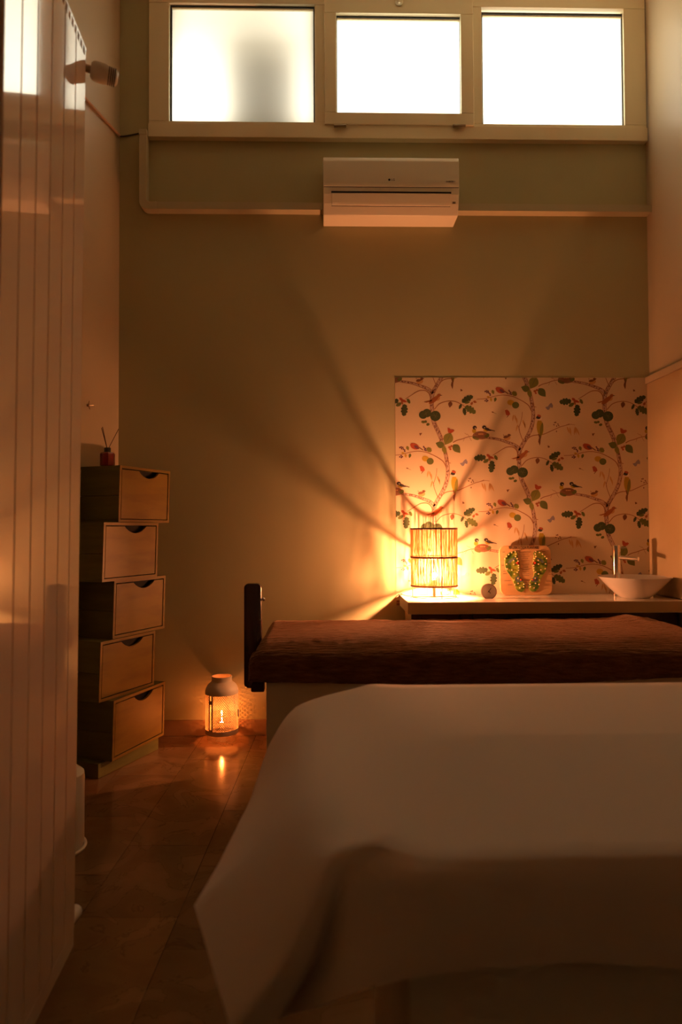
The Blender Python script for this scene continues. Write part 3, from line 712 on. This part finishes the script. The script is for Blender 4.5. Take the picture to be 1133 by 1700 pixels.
part('insect_print', [('brown', ell(262, 437, 14, 6, 15), 3), ('brown', leafp(288, 449, 24, 2, 25), 3)])
part('bird_print', [('red', ell(345, 190, 52, 33, 22), 5), ('red', ell(318, 172, 24, 20), 6), ('purple', leafp(368, 200, 36, 17, 35), 7), ('brown', [(375, 196), (390, 190), (444, 228), (438, 236)], 4), ('dark', [(299, 176), (290, 174), (299, 168)], 6)])
part('nest_print', [('nest', ell(125, 702, 92, 44), 3), ('mid', ell(70, 730, 40, 18, 20), 4), ('mid', ell(195, 700, 30, 24, -20), 4), ('brown', ell(125, 680, 70, 26), 5)] + [('tan', ell(x, 684, 9, 6), 6) for x in (108, 128, 148)] + [('brown', strip([(40 + 10 * k, 720 - 6 * (k % 3)), (90 + 12 * k, 735 - 3 * k)], 3, 3, 1)[0], 7) for k in range(8)])
part('bird_print', [('gold', ell(52, 648, 24, 26), 5), ('dark', ell(58, 612, 24, 22), 6), ('white', leafp(66, 618, 9, 5, 20), 7)])
part('bird_print', [('dark', ell(165, 607, 24, 20), 6), ('white', leafp(171, 613, 8, 5, 10), 7), ('gold', ell(182, 640, 28, 18, 15), 5), ('dark', leafp(205, 632, 46, 16, 20), 6), ('dark', [(230, 630), (240, 644), (288, 654), (286, 646)], 5)])
part('bird_print', [('tan', ell(424, 728, 40, 28, -8), 5), ('brown', leafp(415, 716, 36, 14, -8), 6), ('brown', ell(447, 697, 17, 14), 6), ('brown', [(382, 700), (380, 682), (392, 705)], 5), ('dark', [(462, 692), (475, 694), (462, 699)], 6)])
part('bird_print', [('rust', leafp(590, 930, 82, 26, -38), 5), ('tan', ell(622, 915, 32, 30, -40), 4), ('rust', ell(640, 884, 22, 18, -20), 6), ('rust', [(470, 962), (560, 935), (566, 950), (500, 968)], 5), ('dark', [(658, 878), (684, 884), (658, 889)], 6)])
part('bird_print', [('gold', ell(796, 612, 38, 92, -6), 8), ('olive', leafp(812, 640, 90, 18, 98), 9), ('white', ell(792, 512, 26, 20), 9), ('dark', ell(778, 496, 25, 20), 10), ('red', ell(786, 478, 24, 12, 20), 11), ('brown', [(775, 680), (815, 690), (806, 735), (790, 740)], 8), ('brown', [(782, 735), (804, 735), (800, 790), (793, 815), (776, 770)], 7), ('dark', [(755, 494), (742, 512), (758, 505)], 10)])
MATL = {'birch': M['birch'], 'twig': M['bark_brown']}
MATL.update(PRN)
x_lo, x_hi, z_lo, z_hi = xw0 + .001, xw1 - .001, zwb + .001, zwt - .001
VX, VY = 141.8 * 6.8, 93.2 * 6.8
for ci in range(-1, 3):
    for cj in range(-3, 4):
        du = ci * VX + (cj * 22); dv = -ci * VY + cj * 1271 + 0
        # half drop: keep columns inside the panel
        if ci == 2: pass
        for (nm, items) in MOT:
            mb = MB(); used = []
            for (colr, poly, lay) in items:
                w3 = []
                for (ux, uy) in poly:
                    p = P(780 + (ux + du) / 6.8, 620 + (uy + dv) / 6.8, WY - .0016); w3.append((p.x, p.z))
                if max(x for x, z in w3) < x_lo or min(x for x, z in w3) > x_hi or max(z for x, z in w3) < z_lo or min(z for x, z in w3) > z_hi: continue
                for cl in ((1, 0, x_hi), (-1, 0, -x_lo), (0, 1, z_hi), (0, -1, -z_lo)):
                    if len(w3) >= 3: w3 = clip(w3, *cl)
                if len(w3) < 3: continue
                if colr not in used: used.append(colr)
                mb.add([(x, WY - .0016 - lay * .00007, z) for x, z in w3], [tuple(range(len(w3)))], used.index(colr))
            if mb.f:
                po = mb.build(nm, [MATL[c_] for c_ in used], wpap, smooth=False)
                if nm in ('berry_print', 'bud_print'): tag(po, kind='stuff')

# ------------------------------------------------------------------ counter
CZ = .797; CY0 = 3.555; cxl = P(678, 1000.4, CY0).x
ct = thing('counter', 'white shelf counter under the bird wallpaper', 'counter', (cxl + .7, 3.76, CZ - .062))
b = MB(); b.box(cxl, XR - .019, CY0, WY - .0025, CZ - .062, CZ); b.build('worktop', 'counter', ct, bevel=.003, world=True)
b = MB(); b.box(cxl - .0012, XR - .019, CY0 - .0018, CY0 - .0002, CZ - .060, CZ - .002); b.build('front_strip', 'counter_front', ct, world=True)  # thin strip that colours the front face darker than the worktop
b = MB(); b.box(cxl + .03, XR - .02, CY0 + .10, CY0 + .118, .02, CZ - .0625); b.build('front_panel', 'dark_wood', ct, world=True)
b = MB(); b.box(cxl + .03, cxl + .048, CY0 + .119, WY - .013, .0, CZ - .0625); b.build('side_panel', 'counter_front', ct, world=True)

# ------------------------------------------------------------------ straw lamp
LY = 3.80; LX = P(721, 930, LY).x; SR = .127
lamp = thing('table_lamp', 'glowing table lamp with straw shade and wire legs on the counter', 'lamp', (LX, LY, CZ))
zt_, zm_, zl_, zf_ = P(721, 878, LY).z - CZ, P(721, 925, LY).z - CZ, P(721, 972, LY).z - CZ, .006
for z, nm in ((zt_, 'rim_binding'), (zm_, 'rim_binding'), (zl_, 'rim_binding')):
    b = MB(); b.ring((0, 0, z), SR, .0055, 56, 8); b.build(nm, 'ring', lamp)
b = MB(); b.ring((0, 0, zf_), SR - .002, .0022, 56, 6); b.build('foot_ring', 'wire', lamp)
for a in (-80, 10, 100, 190):
    b = MB(); c_, s_ = (SR - .002) * math.cos(R(a)), (SR - .002) * math.sin(R(a)); b.tube([(c_, s_, zf_), (c_, s_, zt_)], .0024, 6); b.build('upright_wire', 'wire', lamp)
for (za, zb_, nm, cnt) in ((zm_, zt_, 'upper_shade', 250), (zl_, zm_, 'lower_shade', 268)):
    b = MB()
    for i in range(cnt):
        a = 2 * math.pi * (i + random.uniform(-.3, .3)) / cnt; sk = random.gauss(0, .05); wdt = random.uniform(.0007, .0015)
        r0 = SR + random.uniform(-.0025, .0025)
        p0 = Vector((r0 * math.cos(a), r0 * math.sin(a), za)); p1 = Vector((r0 * math.cos(a + sk), r0 * math.sin(a + sk), zb_))
        t0 = Vector((-math.sin(a), math.cos(a), 0)) * wdt; t1 = Vector((-math.sin(a + sk), math.cos(a + sk), 0)) * wdt
        n0 = Vector((math.cos(a), math.sin(a), 0)) * .0006
        b.add([p0 - t0 + n0, p0 + t0 + n0, p1 + t1 + n0, p1 - t1 + n0, p0 - t0 - n0, p0 + t0 - n0, p1 + t1 - n0, p1 - t1 - n0],
              [(0, 1, 2, 3), (5, 4, 7, 6), (0, 4, 5, 1), (3, 2, 6, 7), (0, 3, 7, 4), (1, 5, 6, 2)])
    tag(b.build(nm, 'straw', lamp, smooth=False), kind='stuff')
bz = P(722, 955, LY).z - CZ
b = MB(); b.tube([(0, 0, .004), (0, 0, bz - .048)], .008, 10); b.box(-SR + .003, SR - .003, -.004, .004, .003, .008); b.build('stem', 'wire', lamp)
b = MB(); b.lathe([(.0001, bz - .055), (.014, bz - .055), (.014, bz - .024), (.0001, bz - .024)], 16); b.build('socket', 'white', lamp)
br = .015
b = MB(); b.sphere((0, 0, bz), br, 10); b.build('bulb', make_emit('lamp_bulb', LAMP_COL, LAMP_POWER / (math.pi * 4 * math.pi * br * br)), lamp)
b = MB(); b.tube(catmull([(-.05, .0, .006), (-.10, .03, .005), (-.15, .08, .005), (-.17, .16, .01)], 5), .003, 6); b.build('power_cord', 'cord', lamp)

# ------------------------------------------------------------------ desk clock
ckp = P(812, 982, 3.74)
ck = thing('desk_clock', 'small round desk clock between the lamp and the foot chart', 'clock', (ckp.x, 3.74, CZ))
cr = .0435; cm = Matrix.Translation((0, 0, ckp.z - CZ + .0)) @ Matrix.Rotation(R(-9), 4, 'Z') @ Matrix.Rotation(R(79), 4, 'X')
b = MB(); b.lathe([(.0001, -.038), (.022, -.036), (.034, -.028), (cr, -.002), (cr, .004), (cr - .003, .006), (cr - .004, .003), (.0001, .003)], 40, 0, cm); b.build('case', 'clock_body', ck)
b = MB(); b.lathe([(.0001, .0036), (cr - .0045, .0036)], 40, 0, cm); b.build('dial', 'clock_dial', ck, smooth=False)
for an, ln, wd in ((35, .022, .0016), (140, .014, .002), (215, .009, .0012)):
    b = MB(); b.box(-wd, wd, -.004, ln, .0042, .0050, 0, cm @ Matrix.Rotation(R(-an), 4, 'Z')); b.build('hand', 'ink', ck)
b = MB(); b.lathe([(.0001, .004), (.0035, .004), (.0035, .006), (.0001, .006)], 12, 0, cm); b.build('hub', 'ink', ck)
b = MB(); b.box(-.006, .009, .000, .03, 0, .014); b.build('foot', 'clock_body', ck, bevel=.002)

# ------------------------------------------------------------------ reflexology board
BY = 3.90
bl = P(832, 985, BY).x; brx = P(918, 985, BY).x; bh = P(870, 905.5, BY).z - CZ; bw = brx - bl
bd = thing('reflexology_board', 'beech board with two studded green foot soles leaning on the wallpaper', 'board', ((bl + brx) / 2, BY, CZ), (R(-5.5), 0, 0))
def rrect(x0, x1, z0, z1, r, n=6):
    o = []
    for (cx, cz_, a0) in ((x1 - r, z1 - r, 0), (x0 + r, z1 - r, 90), (x0 + r, z0 + r, 180), (x1 - r, z0 + r, 270)):
        for i in range(n + 1):
            a = R(a0 + 90 * i / n); o.append((cx + r * math.cos(a), cz_ + r * math.sin(a)))
    return o
b = MB(); b.prism(rrect(-bw / 2, bw / 2, 0, bh, .038), 0, .018); b.build('panel', 'board', bd, bevel=.0025)
SCB = bw / 640.0                              # crop units to metres
def bp(cx, cy): return ((cx - 693) * SCB, (832 - cy) * SCB)
LF = [(436, 400), (446, 360), (470, 325), (505, 302), (545, 290), (585, 292), (600, 315), (598, 370), (612, 420), (622, 460), (616, 510), (602, 560), (612, 605), (645, 640), (672, 690), (680, 735), (662, 775), (625, 792), (585, 780), (556, 748), (540, 695), (518, 630), (484, 575), (450, 525), (434, 465)]
text_mesh('lettering', 'RIFLESSOLOGIA PLANTARE', .0195, Matrix.Translation((bp(680, 248)[0], -.0004, bp(680, 248)[1])) @ Matrix.Rotation(R(90), 4, 'X') @ Matrix.Diagonal((.74, 1.3, 1, 1)), 'ink', bd)
SL = [(570, 297), (525, 308), (488, 330), (458, 357), (438, 382), (578, 325), (572, 357), (590, 382), (545, 405), (600, 412), (456, 450), (545, 452), (604, 465), (604, 495), (462, 508), (602, 525), (518, 523), (585, 550), (548, 572), (592, 625), (540, 645), (590, 687), (548, 700), (660, 697), (657, 730), (610, 742)]
SRD = [(585, 435), (625, 642)]
RED2 = [(825, 535), (812, 635)]
for side in (0, 1):
    mir = (lambda x: x) if side == 0 else (lambda x: 1395 - x)
    pts = [bp(mir(x), y) for x, y in LF]
    b = MB(); b.prism(pts, -.005, -.0002); fo = b.build('foot_sole', 'foot', bd, bevel=.001, seg=1, smooth=False)
    b = MB(); b.prism([bp(mir(x), y) for x, y in ((470, 430), (500, 390), (560, 368), (570, 380), (530, 405), (495, 440))], -.0058, -.0052); b.prism([bp(mir(x), y) for x, y in ((555, 610), (600, 595), (650, 665), (570, 670))], -.0058, -.0052); b.build('blue_zone', 'foot_blue', fo, smooth=False)
    b = MB(); b.prism([bp(mir(x), y) for x, y in ((565, 440), (600, 405), (612, 440), (600, 460))], -.0062, -.0053); b.build('red_zone', 'foot_red', fo, smooth=False)
    b = MB()
    for (x, y) in SL:
        c = bp(mir(x), y); b.lathe([(.0042, 0), (.0042, .004), (.003, .0062), (.0001, .007)], 8, 0, Matrix.Translation((c[0], -.0045, c[1])) @ Matrix.Rotation(R(90), 4, 'X'))
    for (x, y) in SRD:
        c = bp(mir(x), y); b.lathe([(.005, 0), (.005, .004), (.003, .0065), (.0001, .007)], 8, 1, Matrix.Translation((c[0], -.0045, c[1])) @ Matrix.Rotation(R(90), 4, 'X'))
    tag(b.build('studs', ['stud', 'stud_red'], fo), kind='stuff')
b = MB()
for y in (300, 325, 352, 378, 410, 438, 455, 470, 487, 505, 520, 545, 570, 592, 640, 655, 676, 705, 745):
    hw = random.uniform(30, 75); c0 = bp(693 - hw, y); c1 = bp(693 + hw, y); b.box(c0[0], c1[0], -.0006, 0, c0[1] - .0008, c0[1] + .0008)
for x0, x1, y in ((412, 440, 300), (395, 428, 462), (408, 440, 535), (410, 455, 567), (420, 505, 652), (465, 520, 703), (905, 945, 296), (970, 1000, 440), (975, 1005, 530), (940, 1010, 663), (975, 1005, 550), (975, 1005, 575)):
    c0 = bp(x0, y); c1 = bp(x1, y); b.box(c0[0], c1[0], -.0006, 0, c0[1] - .0009, c0[1] + .0009)
b.build('chart_lines', 'ink', bd, smooth=False)

# ------------------------------------------------------------------ basin and tap
SY = 3.755; bxc = P(1054, 955, SY).x; rbr = (P(1112, 955, SY).x - P(997, 955, SY).x) / 2; bhz = P(1054, 957, SY).z - CZ
sk = thing('wash_basin', 'white ceramic bowl basin standing on the counter', 'basin', (bxc, SY, CZ))
sp = [(.0001, 0), (.078, 0), (.082, .003), (.105, .022), (.140, .055), (.168, .085), (rbr - .003, bhz - .004), (rbr, bhz - .001), (rbr - .002, bhz), (rbr - .008, bhz - .003), (.160, .086), (.130, .056), (.09, .026), (.0001, .018)]
b = MB(); b.lathe(sp, 64); b.build('bowl', 'ceramic', sk)
b = MB(); b.lathe([(.0001, .022), (.018, .022), (.022, .019), (.0001, .018)], 20); b.build('drain', 'chrome', sk)
TY = 3.885; tx = P(1024, 930, TY).x; th = P(1024, 905, TY).z - CZ
tp = thing('basin_tap', 'tall chrome column tap behind the bowl basin', 'tap', (tx, TY, CZ))
b = MB(); b.lathe([(.0001, 0), (.028, 0), (.028, .006), (.024, .009), (.0235, th - .045), (.0215, th - .044), (.0215, th - .041), (.0235, th - .04), (.0235, th - .004), (.021, th), (.0001, th)], 32); b.build('column', 'chrome', tp)
b = MB(); zsp = P(1040, 925, TY).z - CZ; dsp = Vector((.62, -.78, 0)); b.tube([dsp * .015 + Vector((0, 0, zsp)), dsp * .13 + Vector((0, 0, zsp - .006))], .0115, 14); b.build('spout', 'chrome', tp)
b = MB(); b.tube([Vector((0, 0, th - .02)), Vector((.045, -.035, th - .012))], [.004, .003], 8); b.build('lever', 'chrome', tp)

# ------------------------------------------------------------------ far bed with brown towel
BX0, BX1, BYN, BYF, BZ = -.245, 1.66, 2.765, 3.45, .700
bed = thing('massage_bed', 'massage bed under a brown towel with a dark wooden side post', 'bed', ((BX0 + BX1) / 2, (BYN + BYF) / 2, 0))
b = MB(); b.box(BX0 + .01, BX1 - .01, BYN + .045, BYF - .01, BZ - .07, BZ - .004); b.build('mattress', 'mattress', bed, bevel=.03, seg=3, world=True)
b = MB(); b.box(BX0 + .03, BX1 - .03, BYN + .05, BYF - .04, BZ - .15, BZ - .071); b.build('bed_frame', 'dark_wood', bed, world=True)
for x in (BX0 + .10, BX1 - .10):
    for y in (BYN + .10, BYF - .10):
        b = MB(); b.box(x - .03, x + .03, y - .03, y + .03, 0, BZ - .151); b.build('leg', 'dark_wood', bed, bevel=.004, world=True)
pY = 2.94; pa = P(405, 1050, pY).x; pb = P(434, 1050, pY).x; pz0 = P(420, 1143, pY).z; pz1 = P(420, 969, pY).z
b = MB(); b.prism(rrect(pa, pb, pz0, pz1, .020), pY, pY + .045); b.build('side_post', 'dark_wood', bed, bevel=.006, world=True)
b = MB(); b.prism(rrect(P(417, 1130, pY).x, P(439, 1130, pY).x, P(430, 1149, pY).z, BZ - .075, .006), pY - .004, pY + .05); b.build('post_block', 'dark_wood', bed, bevel=.004, world=True)
kc = P(434.5, 995, pY + .02); b = MB(); b.lathe([(.0001, .016), (.006, .015), (.009, .008), (.005, .004), (.005, 0), (.0001, 0)], 12, 0, Matrix.Translation(kc) @ Matrix.Rotation(R(90), 4, 'Y')); b.build('knob', 'chrome', bed, world=True)
# white skirt sheet hanging round the bed
def loop_skirt(x0, x1, y0, y1, z0, z1, amp, n=160, rows=8, flare=.02, sd=0.0, inset=0.0):
    per = []; L1, L2 = x1 - x0, y1 - y0
    tot = 2 * (L1 + L2)
    for i in range(n):
        s = tot * i / n
        if s < L1: p = (x0 + s, y0); nn = (0, -1)
        elif s < L1 + L2: p = (x1, y0 + s - L1); nn = (1, 0)
        elif s < 2 * L1 + L2: p = (x1 - (s - L1 - L2), y1); nn = (0, 1)
        else: p = (x0, y1 - (s - 2 * L1 - L2)); nn = (-1, 0)
        per.append((p, nn, s))
    mb = MB(); vs = []; fs = []
    for r in range(rows + 1):
        t = r / rows; z = lerp(z1, z0, t)
        if inset and r > 0: z = lerp(z1 - inset, z0, (r - 1) / (rows - 1))
        for (p, nn, s) in per:
            wv = amp * t ** .7 * (math.sin(s * 17 + sd) * .6 + math.sin(s * 31 + 1.3 + sd) * .4) + flare * t
            px_, py_ = p
            if inset and r == 0: px_ = min(max(px_, x0 + inset * 1.4), x1 - inset * 1.4); py_ = min(max(py_, y0 + inset * 1.4), y1 - inset * 1.4)
            vs.append((px_ + nn[0] * wv, py_ + nn[1] * wv, z + (.006 * math.sin(s * 5) if r == rows else 0)))
    for r in range(rows):
        for i in range(n):
            fs.append((r * n + i, r * n + (i + 1) % n, (r + 1) * n + (i + 1) % n, (r + 1) * n + i))
    vs += []; fs.append(tuple(range(n - 1, -1, -1)))
    mb.add(vs, fs); return mb
tag(loop_skirt(BX0 + .004, BX1 - .004, BYN + .006, BYF - .004, .20, BZ + .002, .010, 260, 9, -.012, 1.0, .055).build('bed_sheet', 'skirt', smooth=True, angle=70), 'ivory sheet hanging below the brown towel of the far bed', 'sheet')
# towel: a profile over the bed, hanging at the near side and the left end
tw_ = MB(); NX, prow = 150, []
x0t, x1t = BX0 - .015, BX1 + .012
def towel_pt(i, j):
    s = i / NX; x = lerp(BX0, BX1 - .02, s)
    top = BZ + .016 + .004 * noise(x * 3, j * .2, 1) + .0025 * noise(x * 14, j * 1.1, 3)
    hump = .020 * math.exp(-((x - 1.52) / .075) ** 2)
    if j <= 16:                               # across the top, far to near
        t = j / 16; y = lerp(BYF + .005, BYN + .012, t); return Vector((x, y, top + hump * math.exp(-((t - .1) / .35) ** 2) - .032 * max(0, (t - .70) / .30) ** 2))
    k = (j - 16) / 10                         # rounded edge then the hanging side
    dr = .150 + .012 * math.sin(x * 2.2) - .02 * max(0, x - .9)
    a = min(1, k * 2.5) * math.pi / 2
    if k < .4: return Vector((x, BYN + .012 - .030 * math.sin(a), top - .032 - .030 * (1 - math.cos(a))))
    t = (k - .4) / .6
    return Vector((x, BYN - .018 + .006 * noise(x * 6, t, 5) - .004 * t, lerp(top - .062, BZ + .016 - dr, t)))
rowsj = 27; LFT = 8
grid = []
for i in range(-LFT, NX + 1):
    col_ = []
    for j in range(rowsj):
        if i >= 0: p = towel_pt(i, j)
        else:
            p0 = towel_pt(0, j); k = -i / LFT; a = min(1, k * 1.8) * math.pi / 2
            drop = .085 + .055 * min(1, max(0, (j - 10) / 10))
            y = p0.y
            if j <= 16:
                p = Vector((p0.x - .026 * math.sin(a) - .035 * k * max(0, (j - 8) / 8) ** 2, y, p0.z - .022 * (1 - math.cos(a)) - max(0, k - .5) * 2 * drop))
            else:
                kk = (j - 16) / 10
                zb2 = lerp(towel_pt(0, 16).z, BZ + .016 - .15, kk)
                p = Vector((p0.x - (.026 + .035) * math.sin(a * .9) , p0.y + .030 * k * (1 - kk) + .02 * k, min(p0.z, lerp(p0.z, BZ - .128, max(0, k - .3) * 1.2 * (1 - kk) + 0))))
        col_.append(p)
    grid.append(col_)
vs = [p for c_ in grid for p in c_]; ncol = len(grid)
tw_.add(vs, [(i * rowsj + j, (i + 1) * rowsj + j, (i + 1) * rowsj + j + 1, i * rowsj + j + 1) for i in range(ncol - 1) for j in range(rowsj - 1)])
to = tag(tw_.build('towel', 'brown_towel', smooth=True, angle=80), 'brown terry towel spread over the far massage bed', 'towel')
sm = to.modifiers.new('thickness', 'SOLIDIFY'); sm.thickness = .006; sm.offset = 1

# ------------------------------------------------------------------ near bed with white sheet
NZ = .780
nb = thing('massage_bed', 'massage bed in the foreground under a wide white sheet', 'bed', (1.0, 1.32, 0))
b = MB(); b.box(.12, 1.84, .90, 1.72, NZ - .075, NZ - .006); b.build('mattress', 'mattress', nb, bevel=.022, seg=3, world=True)
b = MB(); b.box(.16, 1.80, .96, 1.68, NZ - .17, NZ - .076); b.build('bed_frame', 'dark_wood', nb, world=True)
for x in (.24, 1.72):
    for y in (1.03, 1.61):
        b = MB(); b.box(x - .03, x + .03, y - .03, y + .03, 0, NZ - .171); b.build('leg', 'dark_wood', nb, bevel=.004, world=True)
tag(loop_skirt(.105, 1.855, .885, 1.735, .22, NZ - .004, .012, 240, 8, .004, 3.0).build('bed_sheet', 'skirt', smooth=True, angle=70), 'ivory under-sheet skirt of the foreground bed below the white sheet', 'sheet')
# top sheet: stations round the rim (rim point, middle, hem)
def V(px, py, d): p = P(px, py, d); return p
ST = []
def st(E, M1, M2, H): ST.append((Vector(E), Vector(M1), Vector(M2), Vector(H)))
yfar = 1.757
st((1.86, yfar, NZ), (1.86, yfar + .02, NZ - .03), (1.86, yfar + .03, NZ - .12), (1.86, yfar + .035, NZ - .25))
st((.8, yfar, NZ), (.8, yfar + .02, NZ - .03), (.8, yfar + .03, NZ - .12), (.8, yfar + .035, NZ - .25))
st((.25, yfar, NZ), (.25, yfar + .02, NZ - .03), (.24, yfar + .03, NZ - .12), (.23, yfar + .035, NZ - .25))
st((.097, yfar - .005, NZ), V(500, 1169, 1.76), V(455, 1228, 1.765), V(419, 1322, 1.77))
st((.085, 1.50, NZ), V(512, 1206, 1.48), V(452, 1290, 1.47), V(404, 1352, 1.50))
st((.072, 1.22, NZ), V(505, 1262, 1.22), V(432, 1352, 1.20), V(362, 1436, 1.22))
st((.060, 1.02, NZ), V(512, 1330, 1.03), V(420, 1418, 1.03), V(323, 1503, 1.05))
st((.050, .93, NZ), V(525, 1400, .93), V(455, 1520, .90), V(353, 1608, .92))
st((.045, .895, NZ), V(545, 1425, .885), V(478, 1590, .85), V(385, 1715, .83))
st((.046, .882, NZ), V(560, 1440, .875), V(520, 1580, .865), V(455, 1705, .86))
st((.052, .875, NZ), V(572, 1450, .873), V(535, 1575, .90), V(462, 1690, .93))
st((.060, .872, NZ), V(585, 1450, .868), V(565, 1570, .86), V(538, 1668, .85))
st((.078, .868, NZ - .001), V(605, 1452, .862), V(597, 1560, .85), V(580, 1652, .835))
st((.105, .855, NZ - .003), V(640, 1460, .845), V(632, 1560, .838), V(622, 1636, .830))
st((.145, .838, NZ - .003), V(700, 1465, .828), V(698, 1550, .825), V(692, 1622, .825))
st((.22, .833, NZ), V(800, 1465, .822), V(800, 1540, .822), V(800, 1608, .824))
st((.34, .835, NZ), V(960, 1462, .825), V(960, 1535, .824), V(960, 1597, .825))
st((.55, .835, NZ), (.55, .825, NZ - .03), (.55, .825, NZ - .09), (.55, .825, NZ - .14))
st((1.2, .835, NZ), (1.2, .825, NZ - .03), (1.2, .825, NZ - .09), (1.2, .825, NZ - .14))
st((1.86, .835, NZ), (1.86, .825, NZ - .03), (1.86, .825, NZ - .09), (1.86, .825, NZ - .14))
SUBS, SUBT = 6, 5
def linr(pts, sub):
    o = []
    for a_, b_ in zip(pts, pts[1:]): o += [lerp(a_, b_, k / sub) for k in range(sub)]
    return o + [pts[-1]]
def mixr(pts, sub, f): return [lerp(a_, b_, f) for a_, b_ in zip(catmull(pts, sub), linr(pts, sub))]
rails = [mixr([s_[k] for s_ in ST], SUBS, f_) for k, f_ in ((0, 0), (1, .2), (2, .5), (3, 1.0))]
def crown(x, y):                              # slight rise shaped to keep lamplight off the sheet's near half
    sx_ = max(0.0, min(1.0, (x - .03) / .24)); sx_ = sx_ * sx_ * (3 - 2 * sx_)
    t = (1.757 - y) / .517 if y > 1.24 else (y - .86) / .38
    t = max(0.0, min(1.0, t)); return CROWN * sx_ * (t - .12 * t ** 4) / .88
CROWN = .026
n = len(rails[0]); b = MB(); ctr = Vector((.95, 1.30, NZ))
vs = []; per = None
for i in range(n):
    E = rails[0][i]
    d = Vector((min(max(E.x, .30), 1.72), 1.24, NZ))
    inn = []
    for k in range(10):
        q = lerp(d, E, k / 10); q.z = lerp(NZ, E.z, k / 10) + crown(q.x, q.y); inn.append(q)
    prof_ = mixr([E, rails[1][i], rails[2][i], rails[3][i]], SUBT, .35)
    rowp = inn + prof_
    per = len(rowp); vs += rowp
fs = [(i * per + j, (i + 1) * per + j, (i + 1) * per + j + 1, i * per + j + 1) for i in range(n - 1) for j in range(per - 1)]
b.add(vs, fs)
so = b.build('top_sheet', 'sheet', smooth=True, angle=180)
tag(so, 'large white sheet draped over the foreground bed with a pointed hanging corner', 'sheet')
